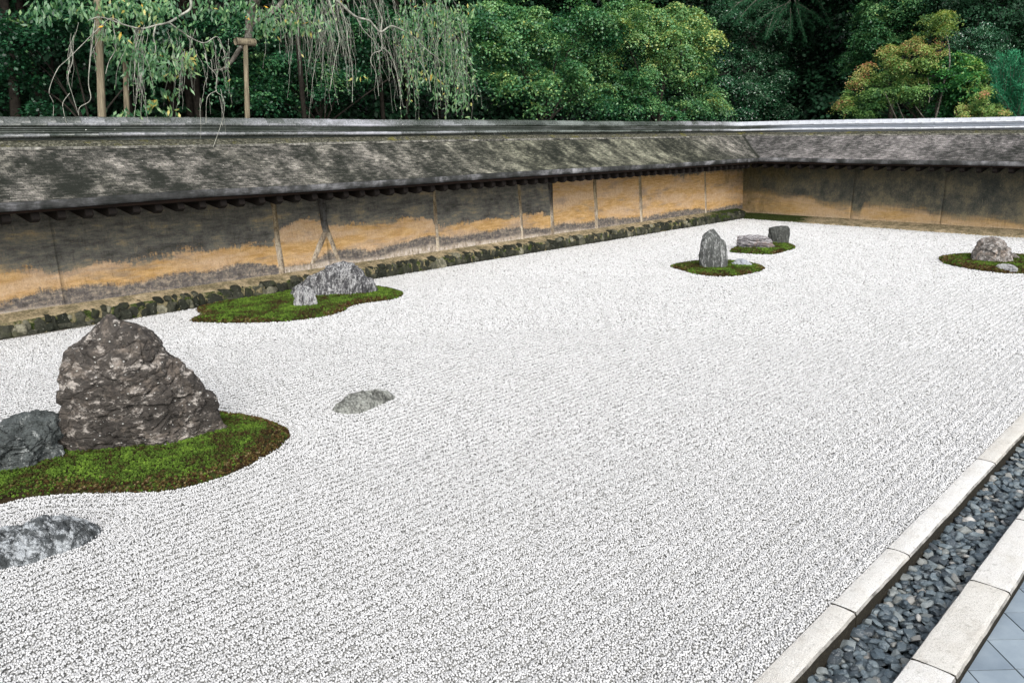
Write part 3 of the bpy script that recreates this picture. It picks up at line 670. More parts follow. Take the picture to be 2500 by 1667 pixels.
# ------------------------------------------------------------------ walls
YO = -.47
def wall_xyz(side, s, o, z):
    s, o, z = np.broadcast_arrays(s, o, z)
    return np.stack([s, YO+o, z], -1) if side == 'L' else np.stack([YO+o, s, z], -1)
def sweep(name, side, prof, s1, mat, root, nseg=2, smooth=False, wav=0., s0=None, closed=False):
    prof = np.asarray(prof, float); t = np.linspace(0, 1, nseg)
    ss = (YO+prof[:, 0])[None]*(1-t[:, None]) + s1*t[:, None] if s0 is None else (s0+(s1-s0)*t)[:, None]+prof[:, 0][None]*0
    Z = prof[:, 1][None]+np.zeros_like(ss)
    if wav: Z = Z + wav*vnoise(np.stack([ss.ravel()*.55, prof[:, 0][None].repeat(nseg, 0).ravel()*1.2, ss.ravel()*0], 1), 3 if side == 'L' else 8).reshape(ss.shape)
    V = wall_xyz(side, ss, prof[:, 0][None], Z).reshape(-1, 3)
    F = grid_faces(nseg, len(prof), flip=(side == 'L'))
    if closed:
        k = len(prof); a = np.arange(nseg-1)*k; E = np.stack([a+k-1, a+2*k-1, a+k, a], 1); F = np.vstack([F, E[:, ::-1] if side == 'L' else E])
    me = mesh_np(name, V, F, mat, smooth); o = link(name, me, root); return o
def build_wall(side, s1, label):
    root = empty('garden_wall', tuple(wall_xyz(side, np.array(s1/2), np.array(0.), np.array(0.)))); tag(root, label, 'wall')
    # stepped shingle roof
    prof = [(.24, 2.292)]; n = 34; o0, z0, o1, z1 = .26, 2.285, 1.32, 1.722
    for i in range(n):
        a = i/n; b = (i+1)/n; sag = lambda q: -.03*math.sin(math.pi*q)
        oa, za = o0+(o1-o0)*a, z0+(z1-z0)*a+sag(a); ob, zb = o0+(o1-o0)*b, z0+(z1-z0)*b+sag(b)
        prof += [(oa, za+.004), (ob-.001, zb+.009)]
    prof += [(1.322, 1.728)]
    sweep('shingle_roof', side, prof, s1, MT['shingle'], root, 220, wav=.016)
    sweep('roof_edge', side, [(1.318, 1.729), (1.322, 1.70), (1.316, 1.665), (1.305, 1.628), (1.27, 1.624), (.30, 2.15)], s1, MT['edge'], root, 160, wav=.016)
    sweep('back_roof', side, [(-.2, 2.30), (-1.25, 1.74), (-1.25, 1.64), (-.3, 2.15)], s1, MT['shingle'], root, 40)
    # mossy strip and pale first row
    sweep('roof_strip', side, [(.05, 2.395), (.12, 2.385), (.235, 2.322), (.25, 2.305), (.252, 2.29)], s1, MT['strip'], root, 160, wav=.010)
    sweep('pale_row', side, [(.235, 2.312), (.292, 2.304), (.297, 2.276)], s1, MT['pale'], root, 160, wav=.016)
    # ridge courses
    c = []
    for zb, hw in ((2.478, .128), (2.504, .118), (2.530, .128), (2.552, .112)):
        c += [(hw-.03, zb), (hw, zb+.004), (hw, zb+.016), (hw-.03, zb+.022)]
    prof = [(.10, 2.33), (.085, 2.42)]+c+[(.08, 2.585), (0, 2.60)]
    prof = prof+[(-a, b) for a, b in prof[::-1]]
    sweep('ridge_course', side, prof, s1, MT['noshi'], root, 60)
    # round tiles: cap, roll under the cap, bottom roll
    L = .30
    def tile_mesh(nm, pts):
        pts = np.array(pts); k = len(pts); xs = [0, .012, .02, L-.004]; sc = [1.05, 1.05, 1., 1.]
        cz = pts[:, 1].mean(); V = []
        for x, q in zip(xs, sc):
            for a, b in pts: V.append((x, a*q, cz+(b-cz)*q) if side == 'L' else (a*q, x, cz+(b-cz)*q))
        V = np.array(V); F = grid_faces(4, k, flip=(side == 'L'))
        return mesh_np(nm, V, F, MT['rtile'], True)
    cap = [(.112*math.cos(a), 2.592+.088*math.sin(a)) for a in np.linspace(-.12, math.pi+.12, 15)]
    roll1 = [(.105+.034*math.cos(a), 2.580+.024*math.sin(a)) for a in np.linspace(-1.7, 1.7, 7)]
    roll0 = [(.118+.046*math.cos(a), 2.446+.030*math.sin(a)) for a in np.linspace(-1.8, 1.8, 8)]
    for nm, pts in (('cap_tile', cap), ('ridge_roll', roll1), ('lower_roll', roll0)):
        me = tile_mesh(nm, pts); ns = int((s1-YO)/L)
        st = YO if nm == 'cap_tile' else YO+.12
        for i in range(ns):
            o = link(nm, me, root); q = st+i*L
            w = .006*math.sin(q*.9)+random.uniform(-.002, .002)
            o.location = (q, YO+random.uniform(-.002, .002), w) if side == 'L' else (YO+random.uniform(-.002, .002), q, w)
            o.matrix_parent_inverse = root.matrix_basis.inverted()
    # timber under the eave
    sweep('fascia_board', side, [(1.262, 1.640), (1.262, 1.588), (1.215, 1.578), (1.215, 1.64)], s1, MT['beam'], root, 2, closed=True)
    raf = []
    sp = .29 if side == 'L' else .32; first = (18.55+.29*14) if side == 'L' else .65
    k = 0; me = None
    ol = [(1.20, 1.59), (1.225, 1.50), (1.15, 1.458), (.15, 1.60), (.15, 1.74)]
    ol = np.array(ol); hw = .046
    Va = np.concatenate([np.column_stack([np.full(5, -hw), ol]), np.column_stack([np.full(5, hw), ol])])
    if side == 'R': Va = Va[:, [1, 0, 2]]
    q = [[0, 1, 2, 3, 4], [9, 8, 7, 6, 5]]; F4 = [[i, (i+1) % 5, (i+1) % 5+5, i+5] for i in range(5)]
    me = bpy.data.meshes.new('rafter'); me.from_pydata(Va.tolist(), [], q+[f[::-1] for f in F4]); me.materials.append(MT['rafter']); me.update()
    pos = [first-.29*i for i in range(int((first-1.0)/.29)+1)] if side == 'L' else [.65+.32*i for i in range(int((s1-.7)/.32))]
    for s in pos:
        if side == 'L' and (s > s1 or s < .95): continue
        o = link('rafter', me, root); s += random.uniform(-.012, .012); o.location = (s, YO, 0) if side == 'L' else (YO, s, 0)
        o.matrix_parent_inverse = root.matrix_basis.inverted()
    return root
def smooth_tab(x, tab):
    tab = np.array(sorted(tab)); return np.interp(x, tab[:, 0], tab[:, 1])
# ---- long (left) wall
WL = build_wall('L', 24.0, 'long earthen wall with ochre and grey stains under a shingled roof at the left')
def tabL(pts): return [(lambda q: (q[0], q[2]))(gy(u, v, -.35)) for u, v in pts]
FU = tabL([(0, 650), (60, 650), (100, 655), (150, 662), (200, 643), (240, 642), (300, 640), (400, 627), (450, 612), (500, 615), (540, 606), (600, 601), (665, 598), (680, 560), (700, 552), (745, 535), (785, 530), (800, 548), (860, 545), (935, 536), (1050, 532), (1062, 549), (1150, 543), (1262, 530), (1270, 529), (1342, 527), (1350, 432), (1445, 425), (1455, 430), (1560, 425), (1600, 426), (1640, 430), (1700, 428), (1720, 422), (1812, 415)])
FLt = tabL([(0, 735), (60, 722), (100, 708), (150, 703), (200, 698), (300, 688), (360, 683), (400, 668), (500, 658), (560, 650), (600, 642), (665, 648), (680, 655), (760, 640), (800, 612), (860, 604), (900, 612), (915, 604), (985, 588), (1050, 578), (1070, 578), (1150, 568), (1262, 552), (1275, 552), (1335, 558), (1350, 545), (1445, 540), (1455, 534), (1557, 530), (1570, 531), (1640, 514), (1715, 510), (1730, 512), (1780, 500), (1812, 497)])
FWt = tabL([(0, 758), (100, 747), (200, 742), (300, 730), (400, 718), (500, 707), (600, 694), (665, 683), (690, 655), (790, 640), (800, 640), (935, 621), (1050, 596), (1070, 600), (1262, 575), (1275, 574), (1335, 570), (1350, 562), (1445, 555), (1557, 544), (1715, 530), (1812, 518)])
PX = [(14.53, .10, 'p_pale'), (13.62, .14, 'p_dark'), (11.17, .07, 'p_pale'), (8.83, .075, 'p_pale'), (7.85, .13, 'p_dark'), (6.30, .12, 'p_pale'), (4.51, .10, 'p_pale'), (1.45, .075, 'p_pale')]
def panel(side, s0, s1, root, foot_o, top_o, zf, ztop, fields):
    n = max(3, int((s1-s0)/.06)); m = 22; S, T = np.meshgrid(np.linspace(s0, s1, n), np.linspace(0, 1, m), indexing='ij')
    Z = zf+(ztop-zf)*T; O = foot_o+(top_o-foot_o)*T + .006*vnoise(np.stack([S.ravel()*2, Z.ravel()*2, S.ravel()*0], 1), 4).reshape(S.shape)
    V = wall_xyz(side, S, O, Z).reshape(-1, 3); nb = len(V); F = grid_faces(n, m, flip=(side == 'L'))
    f = fields(S.ravel(), Z.ravel())
    # thickness: back rim
    rim = np.concatenate([np.arange(n)*m+m-1, (n-1)*m+np.arange(m)[::-1], np.arange(n)[::-1]*m, np.arange(m)])
    B = V[rim].copy(); B[:, 1 if side == 'L' else 0] -= .05; k = len(rim)
    R = np.stack([rim, np.roll(rim, -1), nb+np.roll(np.arange(k), -1), nb+np.arange(k)], 1)
    V2 = np.vstack([V, B]); at = {a: np.concatenate([x, x[rim]]) for a, x in f.items()}
    o = link('wall_panel', mesh_np('wall_panel', V2, np.vstack([F, R]), MT['wall'], False, at), root)
    o.data.polygons.foreach_set('use_smooth', np.concatenate([np.ones(len(F), bool), np.zeros(len(R), bool)])); return o
def fieldsL(s, z):
    d = dict(right=z*0, fu=z-smooth_tab(s, FU), fl=z-smooth_tab(s, FLt), fw=z-smooth_tab(s, FWt), olive=np.clip((1.3-s)/1.4, 0, .7)*np.clip((z-.75)/.3, 0, 1)); return d
FO, TO = .17, .05            # wall face offsets from the ridge line: foot and top
bx = sorted([p[0] for p in PX]+[24.0, -.68, 17.78])
for a, b in zip(bx[:-1], bx[1:]): panel('L', a+.0008, b-.0008, WL, FO, TO, .235, 1.78, fieldsL)
for s, w, mt in PX:
    n = 14; t = np.linspace(0, 1, n); z = .25+1.5*t if s != 13.62 else .84+.91*t; of = FO+(TO-FO)*(z-.235)/1.545+.012
    wob = .012*vnoise(np.stack([t*4+s*5, t*0, t*0], 1), 6); wd = w/2*(1+.25*vnoise(np.stack([t*5+s*9, t*0, t*0], 1), 8))
    V = np.concatenate([wall_xyz('L', s-wd+wob, of-.03, z), wall_xyz('L', s-wd*.9+wob, of, z), wall_xyz('L', s+wd*.9+wob, of, z), wall_xyz('L', s+wd+wob, of-.03, z)])
    F = np.concatenate([np.stack([np.arange(n-1)+k*n, np.arange(n-1)+(k+1)*n, np.arange(1, n)+(k+1)*n, np.arange(1, n)+k*n], 1) for k in range(3)])
    link('plaster_strip', mesh_np('plaster_strip', V, F[:, ::-1], MT[mt]), WL)
# forked pale patch at the foot of the dark strip
for sgn in (1, -1):
    P = np.array([[13.62, .86], [13.62+sgn*.10+.03, .66], [13.62+sgn*.20+.05, .48], [13.62+sgn*.26+.06, .36]]); w = np.array([.06, .07, .055, .04])
    if sgn < 0: P = np.array([[13.60, .90], [13.53, .70], [13.47, .50], [13.42, .34]]); w = np.array([.06, .05, .045, .035])
    P = spline(P, 5); w = np.interp(np.linspace(0, 1, len(P)), np.linspace(0, 1, 4), w); of = FO+(TO-FO)*(P[:, 1]-.235)/1.545+.009+.002*sgn
    V = np.concatenate([wall_xyz('L', P[:, 0]-w, of-.02, P[:, 1]), wall_xyz('L', P[:, 0]-w*.85, of, P[:, 1]), wall_xyz('L', P[:, 0]+w*.85, of, P[:, 1]), wall_xyz('L', P[:, 0]+w, of-.02, P[:, 1])]); n = len(P)
    F = np.concatenate([np.stack([np.arange(n-1)+k*n, np.arange(n-1)+(k+1)*n, np.arange(1, n)+(k+1)*n, np.arange(1, n)+k*n], 1) for k in range(3)])
    link('plaster_patch', mesh_np('plaster_patch', V, F, MT['p_pale']), WL)
link('wall_core', mesh_np('wall_core', boxv(-.9, 24, -.85, -.44, 0, 2.2), BOXF, MT['core']), WL)
# ledge (long wall): earth slope between footing stones and wall foot
def ledge(side, name, s0, s1, prof, root, mossf, seed=0):
    n = int((s1-s0)/.05); t = np.linspace(0, 1, 12); prof = np.array(prof); q = np.linspace(0, len(prof)-1, 12)
    Ox = np.interp(q, np.arange(len(prof)), prof[:, 0]); Zx = np.interp(q, np.arange(len(prof)), prof[:, 1])
    S = np.linspace(s0, s1, n)[:, None]+0*Ox[None]; O = Ox[None]+0*S; Z = Zx[None]+0*S
    nz = fbm(np.stack([S.ravel()*5, O.ravel()*9, S.ravel()*0], 1), 4, seed).reshape(S.shape); Z = Z+.016*nz*np.linspace(1, .3, 12)[None]; O = O+(.035 if side == 'L' else .03)*fbm(np.stack([S.ravel()*9, Z.ravel()*9, S.ravel()*0], 1), 4, seed+7).reshape(S.shape)*np.linspace(1, 0, 12)[None]
    V = wall_xyz(side, S, O, Z).reshape(-1, 3)
    o = link(name, mesh_np(name, V, grid_faces(n, 12, flip=(side == 'R')), MT['ledge'], True, {'moss': mossf(S.ravel(), O.ravel())}), root); return o
ledge('L', 'earth_ledge', -.3, 24, [(.452, .0), (.450, .10), (.435, .185), (.34, .215), (.22, .25), (.155, .275), (.15, .28)], WL,
      lambda s, o: np.clip((o-.36)/.06, 0, 1)*.55 + np.clip((3.2-s)/2.5, 0, 1)*.75, 1)
# footing stones
V1, F1 = icos(1)
V2, F2 = icos(2); x = -.25; fm = []
for k in range(12):
    W = V2.copy(); W = np.sign(W)*np.abs(W)**.6; W = W/np.abs(W).max(0); W *= (1+.30*vnoise(V2*1.7+k*5, 40+k)+.12*vnoise(V2*5+k, 41))[:, None]; fm.append(mesh_np('footing_stone', W*.5, F2, MT['found'], False))
def fstone(cx, cy, cz, sx, sy, sz):
    o = link('footing_stone', random.choice(fm), WL); o.location = (cx, cy, cz); o.scale = (sx, sy, sz); o.rotation_euler = (random.uniform(-.25, .25), random.uniform(-.3, .3), random.uniform(-.3, .3)+random.choice((0, math.pi)))
    o.matrix_parent_inverse = WL.matrix_basis.inverted()
while x < 21.5:
    w = random.choice((random.uniform(.05, .10), random.uniform(.08, .14), random.uniform(.12, .22))) if x > 4 else random.uniform(.10, .18)
    hh = random.uniform(.07, .19); yy = -.06+random.uniform(-.03, .02)
    fstone(x+w/2, yy, hh/2-.01, w*1.15, .17, hh*1.1)
    if hh < .16: fstone(x+w/2+random.uniform(-.03, .03), yy-.02, hh+.03, w*1.1, .14, .19-hh+.05)
    x += w*.93
o = link('edging', mesh_np('edging', boxv(.0, 24, .0, .035, -.05, .006), BOXF, MT['edging'])); tag(o, kind='structure')
# ---- short (right) wall
WR = build_wall('R', 14.0, 'shorter dark stained earthen wall with pale tiled ridge at the right')
XR = -.66
def tabR(pts): return [(lambda q: (q[1], q[2]))(gx(u, v, XR)) for u, v in pts]
FUR = tabR([(1815, 470), (1860, 468), (1880, 476), (1930, 480), (1985, 486), (1995, 496), (2010, 500), (2080, 503), (2084, 522), (2104, 522), (2110, 501), (2200, 506), (2262, 516), (2270, 528), (2330, 533), (2400, 538), (2500, 546)])
def fieldsR(s, z):
    fu = z-smooth_tab(s, FUR)
    return dict(right=z*0+1, fu=fu, fl=z*0+.6, fw=z-.10, olive=np.clip((1.4-s)/1.6, 0, .85)+.45*np.clip((z-1.0)/.3, 0, 1)*np.clip((6-s)/3, .2, 1)+.6*np.clip((z-.9)/.3, 0, 1)*np.clip(1-np.abs(s-1)/2, 0, 1))
bxr = [-.66, 2.83, 5.05, 8.6, 11.4, 14.0]
for a, b in zip(bxr[:-1], bxr[1:]): panel('R', a+.0008, b-.0008, WR, XR-YO+.06, XR-YO-.04, .02, 1.78, fieldsR)
link('wall_core', mesh_np('wall_core', boxv(-1.1, -.78, -.9, 14, 0, 2.2), BOXF, MT['core']), WR)
for s, w in ((-.61, .08),):
    n = 10; z = np.linspace(.08, 1.75, n); of = XR-YO+.06-.10*(z-.02)/1.76+.007
    V = np.concatenate([wall_xyz('R', np.full(n, s-w/2), of-.02, z), wall_xyz('R', np.full(n, s-w/2+.01), of, z), wall_xyz('R', np.full(n, s+w/2-.01), of, z), wall_xyz('R', np.full(n, s+w/2), of-.02, z)])
    F = np.concatenate([np.stack([np.arange(n-1)+k*n, np.arange(n-1)+(k+1)*n, np.arange(1, n)+(k+1)*n, np.arange(1, n)+k*n], 1) for k in range(3)])
    link('plaster_strip', mesh_np('plaster_strip', V, F, MT['p_brown']), WR)
ledge('R', 'earth_ledge', -.4, 14, [(.50, -.03), (.47, .012), (.30, .05), (.08, .09), (-.10, .125), (-.15, .135)], WR,
      lambda s, o: np.clip((2.6-s)/1.6, 0, 1)*1.0 + .25*np.exp(-((o-.15)/.12)**2)*np.clip(s-2, 0, 1), 2)

# ------------------------------------------------------------------ kerbs, channel, pavement
def kerb_run(label_name, y0, y1, ztop, zbot, joints, bed_y):
    root = link(label_name, mesh_np(label_name, boxv(joints[-1], joints[0], y0+.02, y1-.02, zbot, ztop-.03), BOXF, MT['mortar'])); tag(root, kind='structure')
    for a, b in zip(joints[1:], joints[:-1]):
        n = max(6, int((b-a)/.04)); S = np.linspace(a+.003, b-.003, n)
        pr = np.array([(y0, zbot), (y0, ztop-.02), (y0+.010, ztop-.003), (y0+.03, ztop), ((y0+y1)/2, ztop+.002), (y1-.03, ztop), (y1-.008, ztop-.005), (y1, ztop-.02), (y1, zbot)])
        P = np.repeat(pr[None], n, 0); k = len(pr)
        jit = .0018*vnoise(np.stack([S*9, S*0+y0*3, S*0], 1), 12); jit2 = .002*vnoise(np.stack([S*14, S*0+y1*7, S*0], 1), 13)
        P[:, :4, 0] += jit[:, None]; P[:, 5:, 0] += jit2[:, None]; P[:, 1:8, 1] += .003*vnoise(np.stack([S*3, S*0+a, S*0], 1), 14)[:, None]
        ends = np.ones(n); SS = S[:, None]+0*P[:, :, 0]
        # slightly skewed, chipped ends
        sk = .012*vnoise(np.stack([np.arange(k)*.9, np.full(k, a*3), np.zeros(k)], 1), 15); SS[0] += np.abs(sk)*.8; SS[-1] -= np.abs(sk[::-1])*.8
        V = np.stack([SS, P[:, :, 0], P[:, :, 1]], -1).reshape(-1, 3); F = grid_faces(n, k, flip=True)
        caps = [list(range(k))[::-1], list(range((n-1)*k, n*k))]
        me = bpy.data.meshes.new('kerb_stone'); me.from_pydata(V.tolist(), [], F[:, ::-1].tolist()+caps); me.materials.append(MT['granite']); me.update()
        link('kerb_stone', me, root)
    return root
J1 = [22.5, 20.9, 19.1, 17.43, 16.63, 14.79, 13.1, 11.5, 9.8, 8.2, 6.5, 4.8, 3.1, 1.4, 0.0]
J2 = [22.5, 21.0, 19.4, 17.63, 16.69, 15.69, 14.2, 12.6, 11.0, 9.3, 7.6, 6.0, 4.2, 2.4, 0.0]
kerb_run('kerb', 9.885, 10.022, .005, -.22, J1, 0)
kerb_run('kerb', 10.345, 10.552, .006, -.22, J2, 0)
chan = link('drainage_channel', mesh_np('drainage_channel', boxv(0, 22.5, 10.0, 10.36, -.26, -.17), BOXF, MT['mortar'])); tag(chan, kind='structure')
def pebbles():
    V1, F1 = icos(1); V2, F2 = icos(2); pm = []; raw = []
    for k in range(14):
        S = np.array([1, random.uniform(.58, .85), random.uniform(.30, .52)]); Q = np.linalg.qr(rng.normal(size=(3, 3)))[0]; B = V1@Q; B = np.sign(B)*np.abs(B)**.62; B = (B/np.linalg.norm(B, axis=1).max())@Q.T*1.12
        W = B*(1+.38*vnoise(V1*1.6+k*4.3, 60+k)[:, None])*S
        raw.append(W); pm.append(mesh_np('pebble', W, F1, MT['pebble'], True, {'tint': np.zeros(len(W))})); pm[-1].set_sharp_from_angle(angle=math.radians(28))
    P = []
    for lay, (sp, z0) in enumerate(((.054, -.130), (.054, -.107), (.060, -.085))):
        X, Y = np.meshgrid(np.arange(9, 19.6, sp), np.arange(10.035, 10.345, sp), indexing='ij'); q = np.stack([X.ravel(), Y.ravel()], 1); q += rng.uniform(-.45, .45, q.shape)*sp
        q[:, 1] = np.clip(q[:, 1], 10.04, 10.33)
        if lay == 2: q = q[rng.random(len(q)) < .75]
        P.append(np.column_stack([q, np.full(len(q), z0)+rng.uniform(-.008, .010, len(q)), rng.uniform(.020, .040, len(q)) if lay else rng.uniform(.03, .04, len(q)), np.full(len(q), lay)]))
    P = np.concatenate(P); u, v, w = project(P[:, :3]); vis = (u > -50) & (u < 2560) & (v < 1720) & (P[:, 4] > 0); D = np.linalg.norm(P[:, :3]-CAM, axis=1)
    score = np.where(vis, P[:, 3]/D*(1+.5*P[:, 4]), 0); order = np.argsort(-score); big = set(order[:300].tolist()); mb = MB()
    for i in range(len(P)):
        rot = (random.uniform(-.45, .45), random.uniform(-.45, .45), random.uniform(0, 6.3)); k = random.randrange(14)
        if i in big:
            o = link('pebble', pm[k], chan); o.location = P[i, :3]; o.scale = (P[i, 3],)*3; o.rotation_euler = rot
        else:
            from mathutils import Euler
            R = np.array(Euler(rot).to_matrix()); mb.add((raw[k]*P[i, 3])@R.T+P[i, :3], F1, random.random())
    o = link('pebble_fill', mb.mesh('pebble_fill', MT['pebble'], True), chan); tag(o, kind='stuff'); print('pebbles', len(P))
pebbles()
pav = link('pavement', mesh_np('pavement', boxv(0, 24, 10.545, 14, -.3, -.056), BOXF, MT['grout'])); tag(pav, kind='structure')
def tiles():
    s = .2263; g = .007; h = s-g; me = {}
    from mathutils import Euler
    for i in range(-60, 120):
        for j in range(-60, 120):
            c = np.array([16.82, 10.556])+np.array([i*s*math.cos(math.pi/4)-j*s*math.sin(math.pi/4), i*s*math.sin(math.pi/4)+j*s*math.cos(math.pi/4)])
            if not (13.0 < c[0] < 19.6 and 10.1 < c[1] < 12.2): continue
            co = [(-h/2, -h/2), (h/2, -h/2), (h/2, h/2), (-h/2, h/2)]; cc, ss = math.cos(math.pi/4), math.sin(math.pi/4)
            co = [(c[0]+a*cc-b*ss + s*cc*0, c[1]+a*ss+b*cc+s*.7071) for a, b in co]
            # clip against the kerb
            out = []
            for a, b in zip(co, co[1:]+co[:1]):
                ia, ib = a[1] >= 10.556, b[1] >= 10.556
                if ia: out.append(a)
                if ia != ib:
                    t = (10.556-a[1])/(b[1]-a[1]); out.append((a[0]+(b[0]-a[0])*t, 10.556))
            if len(out) < 3: continue
            dz = random.uniform(-.0008, .0008); n = len(out)
            V = [(x, y, -.054) for x, y in out]+[(x, y, -.0495+dz) for x, y in out]
            F = [list(range(n, 2*n))]+[[k, (k+1) % n, (k+1) % n+n, k+n] for k in range(n)]
            m = bpy.data.meshes.new('tile'); m.from_pydata(V, [], F); m.materials.append(MT['ftile']); m.update(); link('tile', m, pav)
tiles()

# ------------------------------------------------------------------ vegetation
def leaves(mb, P, up, L, W, tint, droop=.25, dirs=None):
    n = len(P)
    if dirs is None: dirs = rng.normal(size=(n, 3)); dirs[:, 2] -= droop
    N = up/np.linalg.norm(up, axis=1)[:, None]; T = dirs-(dirs*N).sum(1)[:, None]*N; T /= np.linalg.norm(T, axis=1)[:, None]+1e-9
    S = np.cross(N, T); L = L*rng.uniform(.7, 1.25, n)[:, None]; W = np.asarray(W)*rng.uniform(.8, 1.2, n)[:, None]
    V = np.stack([P, P+T*L*.45+S*W*.5-N*L*.06, P+T*L-N*L*.10, P+T*L*.45-S*W*.5-N*L*.06], 1).reshape(-1, 3)
    b = np.arange(n)*4; F = np.concatenate([np.stack([b, b+1, b+2], 1), np.stack([b, b+2, b+3], 1)])
    mb.add(V, F, np.repeat(tint, 4))
def pad(mb, c, R, n_spray, n_leaf, L, W, t0=.5, ts=.15, flat=.5, droop=.3, spray_r=.28, shell=.55):
    """a bough: sprays over the upper shells of several small lobes, each spray a flattened drooping fan of leaves"""
    n_spray = max(5, int(n_spray*.55)); n_leaf = int(n_leaf*1.8); spray_r = spray_r*1.15
    R = np.asarray(R, float); k = 5; sub = np.clip(rng.normal(size=(k, 3)), -1.2, 1.2)*R*.50; sr = rng.uniform(.38, .68, k)
    which = rng.integers(0, k, n_spray)
    D = rng.normal(size=(n_spray, 3)); D /= np.linalg.norm(D, axis=1)[:, None]; D[:, 2] = np.abs(D[:, 2])*1.25-.55
    C = c+sub[which]+D*R*sr[which][:, None]*rng.uniform(shell, 1.12, (n_spray, 1))
    nrm = D*.75+np.array([0, 0, .85]); nrm /= np.linalg.norm(nrm, axis=1)[:, None]
    idx = np.repeat(np.arange(n_spray), n_leaf); q = rng.normal(size=(len(idx), 3))*spray_r*.5
    N = nrm[idx]; q -= (q*N).sum(1)[:, None]*N*(1-.2*flat); P = C[idx]+q
    P[:, 2] -= .5*(q**2).sum(1)/spray_r*droop*2
    up = N+rng.normal(size=P.shape)*.42
    lobe_t = rng.normal(size=k)*.06
    tt = np.clip(t0+lobe_t[which][idx]+rng.normal(size=n_spray)[idx]*ts*1.1+rng.normal(size=len(idx))*ts*.6+.10*D[idx, 2], 0, 1)  # tint rises on upward lobes, the light on their tops put into colour
    leaves(mb, P, up, L, W, tt, droop)
def trunk(mb, pts, r0, r1, n=7): P = spline(pts, 6); tube(mb, P, np.linspace(r0, r1, len(P))*(1+.12*vnoise(P*6, 3)), n)
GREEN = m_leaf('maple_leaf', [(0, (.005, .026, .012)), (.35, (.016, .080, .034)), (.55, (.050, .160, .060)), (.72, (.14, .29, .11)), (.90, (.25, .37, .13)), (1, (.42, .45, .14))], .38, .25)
YGREEN = m_leaf('yellowing_maple_leaf', [(0, (.02, .06, .018)), (.35, (.07, .15, .04)), (.6, (.17, .25, .06)), (.8, (.32, .33, .08)), (1, (.42, .26, .10))], .5, .3)
DARK = m_leaf('evergreen_leaf', [(0, (.006, .028, .013)), (.45, (.024, .100, .046)), (.75, (.060, .18, .085)), (1, (.20, .32, .20))], .26, .12, .8)
DEEP = m_leaf('shaded_leaf', [(0, (.004, .018, .008)), (.5, (.014, .060, .026)), (1, (.036, .125, .055))], .6, .15, .3)
BRIGHT = m_leaf('bright_shrub_leaf', [(0, (.01, .05, .02)), (.5, (.03, .14, .04)), (.8, (.08, .26, .06)), (1, (.25, .36, .10))], .38, .25)
ORANGE = m_leaf('orange_tinged_leaf', [(0, (.02, .08, .025)), (.35, (.08, .19, .05)), (.62, (.20, .32, .085)), (.84, (.36, .38, .12)), (.95, (.46, .29, .13)), (1, (.42, .17, .10))], .5, .3)
CONIF = m_leaf('conifer_needle', [(0, (.008, .07, .032)), (.5, (.022, .18, .085)), (1, (.08, .36, .17))], .6, .1, .25)
NEEDLE = m_leaf('dark_needle', [(0, (.006, .03, .012)), (.5, (.018, .085, .035)), (1, (.05, .17, .075))], .6, .1, .25)
CHERRY = m_leaf('cherry_leaf', [(0, (.012, .05, .018)), (.4, (.045, .135, .055)), (.75, (.13, .26, .105)), (.95, (.28, .38, .15)), (1, (.75, .42, .04))], .36, .3, .6)
def tree(name, label, cat, Yd, pads, leafmat, root_uv, trunk_r=.09, dens=1., L=.055, W=.045, t0=.5, ts=.16, limbs=True, group=None, above=None, spray_r=.26, flat=.5, axis='Y', droop=.3, fill=True):
    """pads: (u, v, radius px[, tint, depth offset]) placed at world depth Yd"""
    f = (lambda u, v, dd: gy(u, v, Yd+dd)) if axis == 'Y' else (lambda u, v, dd: gx(u, v, Yd+dd))
    mb = MB(); tb = MB(); ctr = []
    for p in pads:
        u, v, r = p[:3]; tt = p[3] if len(p) > 3 else t0; dd = p[4] if len(p) > 4 else random.uniform(-.5, .5)
        if leafmat is ORANGE: tt = min(tt, .80)
        c = f(u, v, dd); w = (c-CAM)@_d; R = r*w/FPX; ctr.append(c)
        ns = max(8, int(dens*52*(R/.35)**2)); pad(mb, c, (R*1.2, R*1.2, R*.72), int(ns*.8), 22, L*1.2, W*1.2, tt, ts, flat, droop, spray_r)
        if fill: c2 = c-_d*.9+rng.normal(size=3)*.15+np.array([0, 0, -.1]); c2 = c+(c-CAM)/np.linalg.norm(c-CAM)*.9*min(1, R*2); pad(mb, c2, (R*1.5, R*1.2, R*1.1), int(ns*.6), 16, L*1.25, W*1.25, tt-.08, ts, flat, droop, spray_r*1.2)  # filler behind each bough, shade of the gaps put into its lower tint
    if above: # crown continuing above the frame
        for (u, v, r) in above:
            c = f(u, v, random.uniform(-1.2, .3)); w = (c-CAM)@_d; R = r*w/FPX
            pad(mb, c, (R, R, R*.7), int(16*(R/.5)**1.5), 14, L*1.8, W*2.2, t0, ts, flat, .3, .5)
    ctr = np.array(ctr); base = f(*root_uv, 0); base = np.array([base[0], base[1], ground_z(base[0], base[1])])
    mid = np.array([base[0]*.6+ctr[:, 0].mean()*.4, base[1]*.7+ctr[:, 1].mean()*.3, max(2.4, ctr[:, 2].mean()*.6)])
    root = empty(name, tuple(base)); tag(root, label, cat, group)
    trunk(tb, [base-[0, 0, .1], base*.5+mid*.5+[.05, .03, 0], mid], trunk_r, trunk_r*.7)
    o = link('trunk', tb.mesh('trunk', MT['darkbark'], True), root)
    lb = MB()
    for c in ctr[::3]:
        a = mid+rng.normal(size=3)*.05; c = c+(c-CAM)/np.linalg.norm(c-CAM)*.5; m1 = a*.5+c*.5+np.array([0, 0, .15]); trunk(lb, [a, m1, c-[0, 0, .08]], trunk_r*.3, .006, 5)
    link('limb', lb.mesh('limb', MT['darkbark'], True), root)
    link('crown', mb.mesh('crown', leafmat), root); return root
